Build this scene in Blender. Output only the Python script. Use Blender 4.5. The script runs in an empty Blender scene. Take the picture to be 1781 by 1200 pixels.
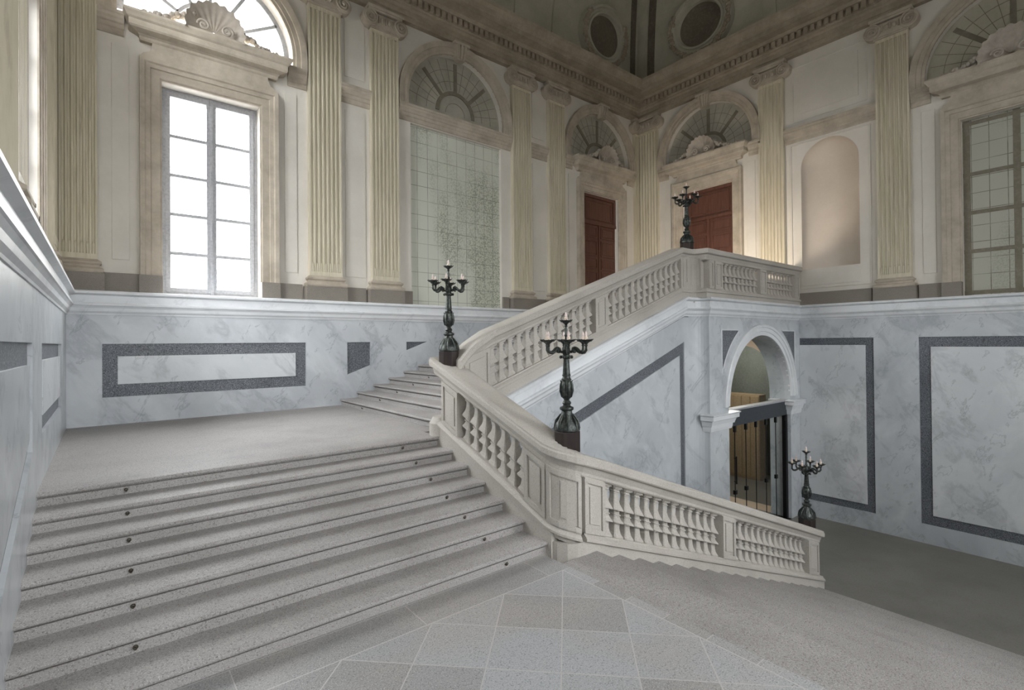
import bpy, bmesh, math, random
from mathutils import Vector, Matrix
random.seed(7)
PI = math.pi
S = bpy.context.scene
COL = S.collection
ZO = 4.84                      # every height below is measured from the camera's eye level; ZO lifts the lower floor to zero

# ------------------------------------------------------------------ camera
cam_d = bpy.data.cameras.new('camera'); cam = bpy.data.objects.new('camera', cam_d); COL.objects.link(cam)
cam_d.sensor_fit = 'HORIZONTAL'; cam_d.sensor_width = 36.0
cam_d.lens = 36.0 * 879.05 / 1781.0
cam_d.shift_y = (589.07 - 600.0) / 1781.0
cam_d.clip_start = 0.05; cam_d.clip_end = 300
YAW, PITCH, ROLL = .892, .0071, -.009
F = Vector((math.cos(YAW) * math.cos(PITCH), math.sin(YAW) * math.cos(PITCH), math.sin(PITCH)))
r0 = Vector((math.sin(YAW), -math.cos(YAW), 0)); u0 = r0.cross(F)
rr = r0 * math.cos(ROLL) + u0 * math.sin(ROLL); uu = -r0 * math.sin(ROLL) + u0 * math.cos(ROLL)
M = Matrix((rr, uu, -F)).transposed().to_4x4(); M.translation = Vector((0, 0, ZO))
cam.matrix_world = M
S.camera = cam

# ------------------------------------------------------------------ world, lights, exposure
SKY = 7.0
w = bpy.data.worlds.new('overcast_sky'); S.world = w; w.use_nodes = True
wn = w.node_tree.nodes; wl = w.node_tree.links; wn.clear()
wo = wn.new('ShaderNodeOutputWorld'); bg = wn.new('ShaderNodeBackground')
tc = wn.new('ShaderNodeTexCoord'); sx = wn.new('ShaderNodeSeparateXYZ'); rp = wn.new('ShaderNodeValToRGB')
rp.color_ramp.elements[0].position = .0; rp.color_ramp.elements[0].color = (.10, .10, .10, 1)
rp.color_ramp.elements[1].position = .75; rp.color_ramp.elements[1].color = (1.1, 1.13, 1.16, 1)
e_ = rp.color_ramp.elements.new(.06); e_.color = (.62, .635, .65, 1)
wl.new(tc.outputs['Generated'], sx.inputs[0]); wl.new(sx.outputs['Z'], rp.inputs[0]); wl.new(rp.outputs[0], bg.inputs[0])
bg.inputs[1].default_value = SKY; wl.new(bg.outputs[0], wo.inputs[0])

FWX = (1.69, 7.46)
def portal(loc, rot, sx_, sy_):
    l = bpy.data.lights.new('window_portal', 'AREA'); l.shape = 'RECTANGLE'; l.size = sx_; l.size_y = sy_
    l.cycles.is_portal = True
    o = bpy.data.objects.new('window_portal', l); COL.objects.link(o); o.location = (loc[0], loc[1], loc[2] + ZO); o.rotation_euler = rot
# area lights emit along local -Z
portal((1.69, 12.05, 4.4), (-PI / 2, 0, 0), 3.4, 7.6)       # back wall window, emits towards -Y
for yc in (8.77,): portal((-1.2, yc, 4.4), (0, -PI / 2, 0), 7.6, 3.4)    # left wall windows
for xc in FWX: portal((xc, -6.6, 4.4), (PI / 2, 0, 0), 3.4, 7.6)
lu = bpy.data.lights.new('landing_uplight', 'SPOT'); lu.energy = 90; lu.color = (1, .86, .70); lu.shadow_soft_size = .25; lu.spot_size = 2.4; lu.spot_blend = 1
ul = bpy.data.objects.new('landing_uplight', lu); COL.objects.link(ul); ul.location = (12.0, 7.0, 1.5 + ZO)
ul.rotation_euler = Vector((3.2, .9, .75)).to_track_quat('-Z', 'Y').to_euler()
S.view_settings.view_transform = 'Standard'; S.view_settings.look = 'None'
S.view_settings.exposure = 2.15; S.view_settings.gamma = 1.0; S.view_settings.use_curve_mapping = False
try:
    S.cycles.max_bounces = 10; S.cycles.diffuse_bounces = 4; S.cycles.transparent_max_bounces = 12
except Exception: pass

# ------------------------------------------------------------------ materials
def mat(name, rough=.6, spec=.3):
    m = bpy.data.materials.new(name); m.use_nodes = True
    nt = m.node_tree; b = nt.nodes['Principled BSDF']
    b.inputs['Roughness'].default_value = rough; b.inputs['Specular IOR Level'].default_value = spec
    return m, nt, b
def srgb(c):
    f = lambda v: (v / 12.92 if v <= .04045 else ((v + .055) / 1.055) ** 2.4)
    return tuple(f(v / 255.0) for v in c) + (1,)
def coord(nt, scale=(1, 1, 1), rot=(0, 0, 0), loc=(0, 0, 0)):
    t = nt.nodes.new('ShaderNodeTexCoord'); mp = nt.nodes.new('ShaderNodeMapping')
    mp.inputs['Scale'].default_value = scale; mp.inputs['Rotation'].default_value = rot; mp.inputs['Location'].default_value = loc
    nt.links.new(t.outputs['Object'], mp.inputs[0]); return mp.outputs[0]
def noise(nt, vec, scale, detail=3, rough=.55, dist=0):
    n = nt.nodes.new('ShaderNodeTexNoise'); n.inputs['Scale'].default_value = scale; n.inputs['Detail'].default_value = detail
    n.inputs['Roughness'].default_value = rough; n.inputs['Distortion'].default_value = dist
    nt.links.new(vec, n.inputs['Vector']); return n.outputs['Fac']
def ramp(nt, fac, stops):
    r = nt.nodes.new('ShaderNodeValToRGB'); e = r.color_ramp.elements
    while len(e) < len(stops): e.new(.5)
    for i, (p, c) in enumerate(stops): e[i].position = p; e[i].color = c
    nt.links.new(fac, r.inputs[0]); return r.outputs[0]
def mix(nt, a, b, fac, mode='MIX'):
    m = nt.nodes.new('ShaderNodeMix'); m.data_type = 'RGBA'; m.blend_type = mode
    for sock, v in ((m.inputs[6], a), (m.inputs[7], b), (m.inputs[0], fac)):
        if isinstance(v, (int, float)): sock.default_value = v
        elif isinstance(v, tuple): sock.default_value = v
        else: nt.links.new(v, sock)
    return m.outputs[2]
def g(v): return (v, v, v, 1)
def bump(nt, b, fac, strength=.2, dist=.01):
    n = nt.nodes.new('ShaderNodeBump'); n.inputs['Strength'].default_value = strength; n.inputs['Distance'].default_value = dist
    nt.links.new(fac, n.inputs['Height']); nt.links.new(n.outputs[0], b.inputs['Normal'])

def plaster(name, c, c2, amt=.5, sc=1.2, rough=.75):
    m, nt, b = mat(name, rough, .2)
    v = coord(nt); n = noise(nt, v, sc, 5, .6)
    k = mix(nt, srgb(c), srgb(c2), ramp(nt, n, [(.35, g(0)), (.7, g(amt))]))
    n2 = noise(nt, v, 14, 3); k = mix(nt, k, g(.9), ramp(nt, n2, [(.45, g(.0)), (.75, g(.06))]))
    nt.links.new(k, b.inputs['Base Color']); bump(nt, b, n2, .08, .01); return m
def granite(name, c, dark, light, scale=160, blotch=.35, rough=.55, spec=.35, da=.7, la=.5):
    m, nt, b = mat(name, rough, spec); v = coord(nt)
    n = noise(nt, v, scale, 2, .5); n3 = noise(nt, v, scale * 1.7, 1, .5); n2 = noise(nt, v, 1.1, 5, .6)
    k = mix(nt, srgb(c), srgb(dark), ramp(nt, n, [(.30, g(da)), (.47, g(0))]))
    k = mix(nt, k, srgb(light), ramp(nt, n3, [(.55, g(0)), (.68, g(la))]))
    k = mix(nt, k, srgb(dark), ramp(nt, n2, [(.45, g(0)), (.8, g(blotch))]))
    nt.links.new(k, b.inputs['Base Color']); bump(nt, b, n, .1, .004); return m
def marble(name, c, vein, light, rot=(.3, .5, .7), rough=.3, veinamt=.55, sc=1.0, lightamt=.6):
    """cloudy marble with long slanting veins"""
    m, nt, b = mat(name, rough, .4)
    v = coord(nt, (.9 * sc, .9 * sc, .9 * sc))
    vs_ = coord(nt, (1.5 * sc, 1.5 * sc, .38 * sc), (.55, .55, .2))
    cloud = noise(nt, v, .7, 6, .58, .9)
    k = mix(nt, srgb(c), srgb(light), ramp(nt, cloud, [(.36, g(0)), (.64, g(lightamt))]))
    def slant(ax, ang, sc_, loc):          # long brush-like streaks leaning to one side
        v0 = coord(nt, (1, 1, 1), (ang, ang if ax else -ang, 0), loc)
        mp = nt.nodes.new('ShaderNodeMapping'); mp.inputs['Scale'].default_value = sc_; nt.links.new(v0, mp.inputs[0]); return mp.outputs[0]
    s1 = noise(nt, slant(1, .62, (1.7 * sc, 1.7 * sc, .22 * sc), (3, 1, 2)), 1.0, 6, .62, .35)
    s2 = noise(nt, slant(0, -.62, (1.5 * sc, 1.5 * sc, .24 * sc), (7, 4, 0)), 1.0, 6, .62, .35)
    s3 = noise(nt, slant(1, -.5, (4 * sc, 4 * sc, .26 * sc), (1, 9, 5)), 1.0, 4, .6, .3)
    k = mix(nt, k, srgb(vein), ramp(nt, s1, [(.53, g(0)), (.60, g(veinamt * .65)), (.64, g(.08)), (.75, g(veinamt * .5))]))
    k = mix(nt, k, srgb(light), ramp(nt, s2, [(.50, g(0)), (.66, g(.55))]))
    k = mix(nt, k, srgb(vein), ramp(nt, s3, [(.600, g(0)), (.625, g(veinamt * .8)), (.65, g(0))]))
    nt.links.new(k, b.inputs['Base Color']); return m

M_ = {}
M_['plaster'] = plaster('cream_plaster', (222, 217, 208), (200, 194, 183), .5)
M_['plaster_r'] = plaster('niche_plaster', (212, 201, 188), (198, 186, 172), .6)
M_['mould'] = plaster('tan_stone_moulding', (194, 184, 168), (160, 150, 135), .9, 2.5)
M_['entab'] = plaster('entablature_stone', (168, 156, 138), (138, 127, 110), .9, 2.0)
M_['vault'] = plaster('grey_vault_plaster', (186, 182, 166), (160, 155, 138), .8, 1.0)
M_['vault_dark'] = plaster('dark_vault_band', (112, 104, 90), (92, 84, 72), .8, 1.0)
M_['stucco'] = plaster('white_stucco_relief', (188, 180, 168), (160, 150, 138), .8, 6)
def mk_flute():
    m, nt, b = mat('streaked_pilaster_scagliola', .6, .25)
    v = coord(nt, (9, 9, .7)); n = noise(nt, v, 1.0, 5, .65)
    k = mix(nt, srgb((212, 204, 184)), srgb((186, 181, 154)), ramp(nt, n, [(.42, g(0)), (.70, g(.65))]))
    v2 = coord(nt, (14, 14, 1.3), loc=(5, 3, 1)); n2 = noise(nt, v2, 1.0, 5, .7)
    k = mix(nt, k, srgb((166, 154, 132)), ramp(nt, n2, [(.52, g(0)), (.72, g(.55))]))
    nt.links.new(k, b.inputs['Base Color']); return m
M_['flute'] = mk_flute()
M_['plinthstone'] = granite('brown_granite_plinth', (138, 131, 122), (96, 90, 84), (168, 160, 150), 90, .4)
M_['step'] = granite('grey_granite_steps', (163, 159, 156), (104, 99, 95), (204, 203, 202), 78, .35, .6, .3, .8, .7)
M_['stone'] = granite('beige_limestone', (186, 181, 173), (134, 128, 118), (218, 216, 212), 60, .35, .65, .25, .35, .3)
M_['darkgranite'] = granite('dark_grey_granite', (98, 102, 108), (46, 50, 56), (170, 174, 180), 40, .35, .4, .4, .85, .7)
M_['marble'] = marble('blue_grey_marble', (180, 185, 190), (128, 134, 141), (212, 216, 219))
M_['marble_w'] = marble('pale_grey_marble', (202, 206, 209), (134, 138, 142), (224, 226, 228), (.9, .2, .4), .3, .5)
M_['marble_lip'] = marble('white_marble_moulding', (218, 221, 224), (168, 171, 175), (232, 234, 236), (.1, .1, .9), .35, .3)
M_['lwfloor'] = granite('lower_floor_stone', (124, 121, 115), (92, 89, 84), (142, 140, 134), 30, .5, .4, .4, .3, .3)
def flat(name, c, rough=.5, metal=0, spec=.4):
    m, nt, b = mat(name, rough, spec); b.inputs['Base Color'].default_value = srgb(c); b.inputs['Metallic'].default_value = metal
    v = coord(nt); n = noise(nt, v, 22, 4); k = mix(nt, srgb(c), srgb(tuple(x * .75 for x in c)), ramp(nt, n, [(.4, g(0)), (.75, g(.6))]))
    nt.links.new(k, b.inputs['Base Color']); return m
M_['frame'] = flat('painted_window_frame', (176, 177, 180), .5)
M_['steel'] = flat('dark_steel', (70, 76, 82), .4, .3)
M_['black'] = flat('black_metal', (36, 36, 38), .4, .5)
M_['ring'] = flat('brass_ring', (90, 84, 72), .35, .9)
M_['candle'] = flat('ivory_candle', (232, 214, 196), .5)
M_['bulb'] = flat('pink_white_bulb', (240, 222, 216), .2)
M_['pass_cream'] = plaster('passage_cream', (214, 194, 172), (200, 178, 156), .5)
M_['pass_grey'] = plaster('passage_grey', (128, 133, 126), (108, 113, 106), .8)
M_['tanwood'] = flat('tan_wood', (176, 152, 120), .5)
def mk_bronze():
    m, nt, b = mat('patinated_bronze', .38, .5); v = coord(nt)
    n = noise(nt, v, 30, 4); k = mix(nt, srgb((52, 56, 54)), srgb((92, 98, 92)), ramp(nt, n, [(.45, g(0)), (.7, g(.8))]))
    nt.links.new(k, b.inputs['Base Color']); b.inputs['Metallic'].default_value = .6; bump(nt, b, noise(nt, v, 60, 3), .5, .006); return m
M_['bronze'] = mk_bronze()
def mk_wood(name, c, c2, rough=.35):
    m, nt, b = mat(name, rough, .45); v = coord(nt, (9, 9, .8)); n = noise(nt, v, 2.0, 6, .6, .6)
    k = mix(nt, srgb(c), srgb(c2), ramp(nt, n, [(.3, g(0)), (.7, g(1))])); nt.links.new(k, b.inputs['Base Color']); return m
M_['mahogany'] = mk_wood('mahogany', (112, 75, 62), (82, 54, 45))
M_['ped'] = mk_wood('dark_wood_pedestal', (58, 50, 47), (42, 34, 32), .3)
def mk_glass(name, tint=(1, 1, 1, 1), refl=.08):
    m = bpy.data.materials.new(name); m.use_nodes = True; nt = m.node_tree; nt.nodes.clear()
    o = nt.nodes.new('ShaderNodeOutputMaterial'); mx = nt.nodes.new('ShaderNodeMixShader'); t = nt.nodes.new('ShaderNodeBsdfTransparent')
    gl = nt.nodes.new('ShaderNodeBsdfGlossy'); gl.inputs['Roughness'].default_value = .02; t.inputs[0].default_value = tint
    lw = nt.nodes.new('ShaderNodeLayerWeight'); lw.inputs[0].default_value = refl
    nt.links.new(lw.outputs['Fresnel'], mx.inputs[0]); nt.links.new(t.outputs[0], mx.inputs[1]); nt.links.new(gl.outputs[0], mx.inputs[2]); nt.links.new(mx.outputs[0], o.inputs[0])
    return m
M_['glass'] = mk_glass('window_glass', refl=.15)
M_['glass_t'] = mk_glass('door_glass', (.90, .93, .92, 1), .06)
def mk_tiles(name, c, line, stain, sx_, sz_, rotw=False, stainamt=.7):
    """pale painted wall ruled with thin grey joints; sx_, sz_ = spacing"""
    m, nt, b = mat(name, .7, .2)
    t = nt.nodes.new('ShaderNodeTexCoord'); s = nt.nodes.new('ShaderNodeSeparateXYZ'); nt.links.new(t.outputs['Object'], s.inputs[0])
    a = s.outputs['Y' if rotw else 'X']
    def lines(src, sp, off=0):
        md = nt.nodes.new('ShaderNodeMath'); md.operation = 'MULTIPLY_ADD'; md.inputs[1].default_value = 1 / sp; md.inputs[2].default_value = off; nt.links.new(src, md.inputs[0])
        fr = nt.nodes.new('ShaderNodeMath'); fr.operation = 'FRACT'; nt.links.new(md.outputs[0], fr.inputs[0])
        cp = nt.nodes.new('ShaderNodeMath'); cp.operation = 'LESS_THAN'; cp.inputs[1].default_value = .014 / sp; nt.links.new(fr.outputs[0], cp.inputs[0]); return cp.outputs[0]
    l1 = lines(a, sx_, .18); l2 = lines(s.outputs['Z'], sz_, .1)
    mx = nt.nodes.new('ShaderNodeMath'); mx.operation = 'MAXIMUM'; nt.links.new(l1, mx.inputs[0]); nt.links.new(l2, mx.inputs[1])
    v = coord(nt); brk = noise(nt, v, 1.7, 3)
    ml = nt.nodes.new('ShaderNodeMath'); ml.operation = 'MULTIPLY'; nt.links.new(mx.outputs[0], ml.inputs[0]); nt.links.new(ramp(nt, brk, [(.3, g(.25)), (.6, g(.8))]), ml.inputs[1])
    big = noise(nt, coord(nt, (1, 1, .35)), .8, 2); fine = noise(nt, v, 26, 4, .7)
    k = mix(nt, srgb(c), srgb(stain), ramp(nt, big, [(.5, g(0)), (.62, g(stainamt * .6))]))
    st = nt.nodes.new('ShaderNodeMath'); st.operation = 'MULTIPLY'
    nt.links.new(ramp(nt, big, [(.46, g(0)), (.58, g(1))]), st.inputs[0]); nt.links.new(ramp(nt, fine, [(.48, g(0)), (.56, g(stainamt))]), st.inputs[1])
    k = mix(nt, k, srgb((130, 132, 118)), st.outputs[0])
    k = mix(nt, k, srgb(line), ml.outputs[0]); nt.links.new(k, b.inputs['Base Color']); return m
M_['tile_b'] = mk_tiles('ruled_stained_plaster', (208, 210, 198), (120, 122, 112), (180, 184, 164), .30, .37)
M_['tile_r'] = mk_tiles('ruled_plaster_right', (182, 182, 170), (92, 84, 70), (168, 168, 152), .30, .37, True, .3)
M_['fan_b'] = plaster('lunette_plaster', (180, 176, 164), (158, 155, 142), .9, 2.0)
M_['bar'] = plaster('painted_bar', (132, 126, 112), (118, 112, 98), .8, 3)
def mk_floor():
    m, nt, b = mat('granite_floor_slabs', .5, .35); v = coord(nt)
    n = noise(nt, v, 75, 2, .6); n3 = noise(nt, v, 110, 1)
    # diagonal slabs in the field, long slabs in the borders
    t = nt.nodes.new('ShaderNodeTexCoord'); mp = nt.nodes.new('ShaderNodeMapping'); mp.vector_type = 'TEXTURE'
    mp.inputs['Location'].default_value = (3.69, 3.77, 0); mp.inputs['Rotation'].default_value = (0, 0, PI / 4 ); nt.links.new(t.outputs['Object'], mp.inputs[0])
    def brick(vec, bw, rh, mortar, off=0):
        br = nt.nodes.new('ShaderNodeTexBrick'); br.offset = off; br.inputs['Scale'].default_value = 1; br.inputs['Brick Width'].default_value = bw; br.inputs['Row Height'].default_value = rh
        br.inputs['Mortar Size'].default_value = mortar; br.inputs['Mortar Smooth'].default_value = 0
        br.inputs['Color1'].default_value = g(0); br.inputs['Color2'].default_value = g(1); br.inputs['Mortar'].default_value = g(.5); nt.links.new(vec, br.inputs[0]); return br
    b1 = brick(mp.outputs[0], .545, .545, .005)
    b2 = brick(coord(nt, loc=(0, -3.77, 0)), 1.4, .40, .004, .5)
    s = nt.nodes.new('ShaderNodeSeparateXYZ'); nt.links.new(t.outputs['Object'], s.inputs[0])
    def lt(src, val, op='LESS_THAN'):
        q = nt.nodes.new('ShaderNodeMath'); q.operation = op; nt.links.new(src, q.inputs[0]); q.inputs[1].default_value = val; return q.outputs[0]
    fld = nt.nodes.new('ShaderNodeMath'); fld.operation = 'MULTIPLY'; nt.links.new(lt(s.outputs['X'], 3.69), fld.inputs[0]); nt.links.new(lt(s.outputs['Y'], 3.77), fld.inputs[1])
    tone = mix(nt, b2.outputs['Color'], b1.outputs['Color'], fld.outputs[0]); mort = mix(nt, b2.outputs['Fac'], b1.outputs['Fac'], fld.outputs[0])
    k = mix(nt, srgb((152, 150, 148)), srgb((176, 178, 180)), tone)
    hue = noise(nt, v, .9, 2); k = mix(nt, k, srgb((172, 166, 160)), ramp(nt, hue, [(.42, g(0)), (.6, g(.6))]))
    k = mix(nt, k, srgb((96, 94, 92)), ramp(nt, n, [(.30, g(.65)), (.47, g(0))]))
    k = mix(nt, k, srgb((218, 218, 218)), ramp(nt, n3, [(.55, g(0)), (.68, g(.5))]))
    def near(src, c0):
        a = nt.nodes.new('ShaderNodeMath'); a.operation = 'SUBTRACT'; nt.links.new(src, a.inputs[0]); a.inputs[1].default_value = c0
        a2 = nt.nodes.new('ShaderNodeMath'); a2.operation = 'ABSOLUTE'; nt.links.new(a.outputs[0], a2.inputs[0]); return lt(a2.outputs[0], .006)
    e = nt.nodes.new('ShaderNodeMath'); e.operation = 'MAXIMUM'
    ex = nt.nodes.new('ShaderNodeMath'); ex.operation = 'MULTIPLY'; nt.links.new(near(s.outputs['X'], 3.69), ex.inputs[0]); nt.links.new(lt(s.outputs['Y'], 3.775), ex.inputs[1])
    ey = nt.nodes.new('ShaderNodeMath'); ey.operation = 'MULTIPLY'; nt.links.new(near(s.outputs['Y'], 3.77), ey.inputs[0]); nt.links.new(lt(s.outputs['X'], 3.695), ey.inputs[1])
    nt.links.new(ex.outputs[0], e.inputs[0]); nt.links.new(ey.outputs[0], e.inputs[1])
    mm = nt.nodes.new('ShaderNodeMath'); mm.operation = 'MAXIMUM'; nt.links.new(e.outputs[0], mm.inputs[0]); nt.links.new(mort, mm.inputs[1])
    hf = nt.nodes.new('ShaderNodeMath'); hf.operation = 'MULTIPLY'; hf.inputs[1].default_value = .6; nt.links.new(mm.outputs[0], hf.inputs[0])
    k = mix(nt, k, srgb((206, 202, 198)), hf.outputs[0])
    nt.links.new(k, b.inputs['Base Color']); bump(nt, b, n, .1, .004); return m
M_['floor'] = mk_floor()

# ------------------------------------------------------------------ mesh helpers
class MB:
    def __init__(s, T=None): s.v = []; s.f = []; s.T = T or (lambda a, b, c: (a, b, c))
    def add(s, vs, fs):
        n = len(s.v); s.v += [tuple(s.T(*p)) for p in vs]; s.f += [tuple(n + i for i in f) for f in fs]; return s
    def quad(s, a, b, c, d): return s.add([a, b, c, d], [(0, 1, 2, 3)])
    def box(s, x0, x1, y0, y1, z0, z1):
        return s.add([(x0, y0, z0), (x1, y0, z0), (x1, y1, z0), (x0, y1, z0), (x0, y0, z1), (x1, y0, z1), (x1, y1, z1), (x0, y1, z1)],
                     [(0, 3, 2, 1), (4, 5, 6, 7), (0, 1, 5, 4), (1, 2, 6, 5), (2, 3, 7, 6), (3, 0, 4, 7)])
    def prism(s, poly, lo, hi, axis=2):
        """poly of 2D points extruded between lo and hi along axis"""
        n = len(poly)
        def P(p, h): return (p[0], p[1], h) if axis == 2 else ((p[0], h, p[1]) if axis == 1 else (h, p[0], p[1]))
        vs = [P(p, lo) for p in poly] + [P(p, hi) for p in poly]
        return s.add(vs, [tuple(range(n)), tuple(range(2 * n - 1, n - 1, -1))] + [(i, i + n, (i + 1) % n + n, (i + 1) % n) for i in range(n)])
    def lathe(s, prof, n=20, c=(0, 0, 0), axis=2, seg=2 * PI, a0=0):
        vs = []; fs = []; m = len(prof)
        full = abs(seg - 2 * PI) < 1e-6; cnt = n if full else n + 1
        for i in range(cnt):
            a = a0 + seg * i / n; ca, sa = math.cos(a), math.sin(a)
            for r, h in prof:
                if axis == 2: vs.append((c[0] + r * ca, c[1] + r * sa, c[2] + h))
                elif axis == 1: vs.append((c[0] + r * ca, c[1] + h, c[2] + r * sa))
                else: vs.append((c[0] + h, c[1] + r * ca, c[2] + r * sa))
        for i in range(n):
            j = (i + 1) % cnt
            for k in range(m - 1): fs.append((i * m + k, j * m + k, j * m + k + 1, i * m + k + 1))
        return s.add(vs, fs)
    def tube(s, pts, r, n=8, cap=True):
        pts = [Vector(p) for p in pts]; vs = []; fs = []; m = len(pts)
        rs = r if isinstance(r, (list, tuple)) else [r] * m
        up = None
        for i, p in enumerate(pts):
            t = (pts[min(i + 1, m - 1)] - pts[max(i - 1, 0)]).normalized()
            if up is None: up = Vector((0, 0, 1)) if abs(t.z) < .9 else Vector((1, 0, 0))
            a = t.cross(up)
            if a.length < 1e-4: a = t.cross(Vector((1, 0, 0)))
            a.normalize(); bq = a.cross(t).normalized(); up = bq
            for k in range(n):
                an = 2 * PI * k / n; vs.append(tuple(p + (a * math.cos(an) + bq * math.sin(an)) * rs[i]))
        for i in range(m - 1):
            for k in range(n): fs.append((i * n + k, i * n + (k + 1) % n, (i + 1) * n + (k + 1) % n, (i + 1) * n + k))
        if cap: fs += [tuple(range(n - 1, -1, -1)), tuple((m - 1) * n + k for k in range(n))]
        return s.add(vs, fs)
    def sphere(s, c, r, n=8, sz=1.0):
        return s.lathe([(max(1e-4, r * math.sin(PI * i / (n // 2 + 2))), -r * sz * math.cos(PI * i / (n // 2 + 2))) for i in range(n // 2 + 3)], n, c)
    def sweep(s, prof, path, closed_path=False, closed_prof=True, cap=True):
        """prof: (out, up) pairs; out is measured to the right of the travel direction in plan; path: (x, y, z)"""
        m = len(path); n = len(prof); vs = []; fs = []
        P = [Vector(p) for p in path]
        def d2(a, b): q = Vector((b.x - a.x, b.y - a.y)); return q.normalized() if q.length > 1e-7 else None
        for i in range(m):
            dp = d2(P[i - 1], P[i]) if (i > 0 or closed_path) else None
            dn = d2(P[i], P[(i + 1) % m]) if (i < m - 1 or closed_path) else None
            if dp is None: dp = dn
            if dn is None: dn = dp
            n1 = Vector((dp.y, -dp.x)); n2 = Vector((dn.y, -dn.x)); nn = (n1 + n2)
            nn = nn.normalized() if nn.length > 1e-6 else n1
            k = 1 / max(.3, nn.dot(n1))
            for (o, u) in prof: vs.append((P[i].x + nn.x * o * k, P[i].y + nn.y * o * k, P[i].z + u))
        for i in range(m if closed_path else m - 1):
            j = (i + 1) % m
            for k in range(n if closed_prof else n - 1):
                l = (k + 1) % n; fs.append((i * n + k, i * n + l, j * n + l, j * n + k))
        if cap and closed_prof and not closed_path: fs += [tuple(range(n - 1, -1, -1)), tuple((m - 1) * n + k for k in range(n))]
        return s.add(vs, fs)
    def build(s, name, m, parent=None, smooth=False, auto=None, bevel=0, recalc=True, loc=None, rotz=0):
        me = bpy.data.meshes.new(name); me.from_pydata(s.v, [], s.f)
        bm = bmesh.new(); bm.from_mesh(me); bmesh.ops.remove_doubles(bm, verts=bm.verts, dist=1e-5)
        if recalc: bmesh.ops.recalc_face_normals(bm, faces=bm.faces)
        bm.to_mesh(me); bm.free()
        if smooth: me.polygons.foreach_set('use_smooth', [True] * len(me.polygons))
        me.materials.append(M_[m] if isinstance(m, str) else m)
        o = bpy.data.objects.new(name, me); COL.objects.link(o)
        if parent is not None: o.parent = parent
        else: o.location.z = ZO
        if loc is not None: o.location = (loc[0], loc[1], loc[2] + (0 if parent is not None else ZO))
        o.rotation_euler.z = rotz
        if smooth and auto is not None:
            e = o.modifiers.new('edge', 'EDGE_SPLIT'); e.split_angle = auto
        if bevel:
            bv = o.modifiers.new('bevel', 'BEVEL'); bv.width = bevel; bv.segments = 2; bv.limit_method = 'ANGLE'; bv.angle_limit = .7
        return o
def thing(name, label, cat, loc=(0, 0, 0), rotz=0, group=None):
    o = bpy.data.objects.new(name, None); COL.objects.link(o); o.empty_display_size = .2
    o.location = (loc[0], loc[1], loc[2] + ZO); o.rotation_euler.z = rotz
    o['label'] = label; o['category'] = cat
    if group: o['group'] = group
    return o
def tag(o, label, cat, group=None):
    o['label'] = label; o['category'] = cat
    if group: o['group'] = group
    return o
def struct(o, label=None, cat=None):
    o['kind'] = 'structure'
    if label: o['label'] = label
    if cat: o['category'] = cat
    return o
def copy_tree(o, parent=None):
    c = o.copy(); COL.objects.link(c)
    if parent is not None: c.parent = parent
    for ch in list(o.children): copy_tree(ch, c)
    return c

# wall frames of reference: s along the wall, d out of the wall into the room, z up
YB, XR, XL, YF = 11.47, 15.27, -.72, -6.0
TB = lambda s, d, z: (s, YB - d, z)
TR = lambda s, d, z: (XR - d, s, z)
TL = lambda s, d, z: (XL + d, s, z)
TF = lambda s, d, z: (s, YF + d, z)

def wallgrid(mb, s0, s1, z0, z1, d, ops):
    """front sheet at depth d between s0..s1 and z0..z1 (numbers or functions) with openings.
    ops: (sa, sb, flo, fhi, depth, nseg) ; flo / fhi numbers or functions of s."""
    fn = lambda q: q if callable(q) else (lambda s, q=q: q)
    Z0, Z1 = fn(z0), fn(z1)
    ops = [(a, b, fn(lo), fn(hi), dp, n) for (a, b, lo, hi, dp, n) in ops]
    br = {s0, s1}
    for a, b, lo, hi, dp, n in ops:
        for i in range(n + 1):
            t = i / n; br.add(round(a + (b - a) * (.5 - .5 * math.cos(PI * t)) if n > 1 else a + (b - a) * t, 5))
    if callable(z0) or callable(z1): pass
    br = sorted(x for x in br if s0 - 1e-6 <= x <= s1 + 1e-6)
    for a, b in zip(br, br[1:]):
        if b - a < 1e-5: continue
        mid = (a + b) / 2
        act = sorted([o for o in ops if o[0] < mid < o[1]], key=lambda o: o[2](mid))
        lo = Z0
        for o in act:
            mb.quad((a, d, lo(a)), (b, d, lo(b)), (b, d, o[2](b)), (a, d, o[2](a)))
            mb.quad((a, d, o[2](a)), (b, d, o[2](b)), (b, d - o[4], o[2](b)), (a, d - o[4], o[2](a)))
            mb.quad((a, d, o[3](a)), (b, d, o[3](b)), (b, d - o[4], o[3](b)), (a, d - o[4], o[3](a)))
            lo = o[3]
        mb.quad((a, d, lo(a)), (b, d, lo(b)), (b, d, Z1(b)), (a, d, Z1(a)))
    for o in ops:
        for s in (o[0], o[1]):
            if o[3](s) - o[2](s) > 1e-4:
                mb.quad((s, d, o[2](s)), (s, d, o[3](s)), (s, d - o[4], o[3](s)), (s, d - o[4], o[2](s)))
def arc(c, r, zs): return lambda s: zs + math.sqrt(max(0, r * r - (s - c) ** 2))
def fan_sheet(mb, c, r, zs, d, n=32):
    mb.add([(c, d, zs)] + [(c + r * math.cos(PI * i / n), d, zs + r * math.sin(PI * i / n)) for i in range(n + 1)], [(0, i + 1, i + 2) for i in range(n)])
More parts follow.
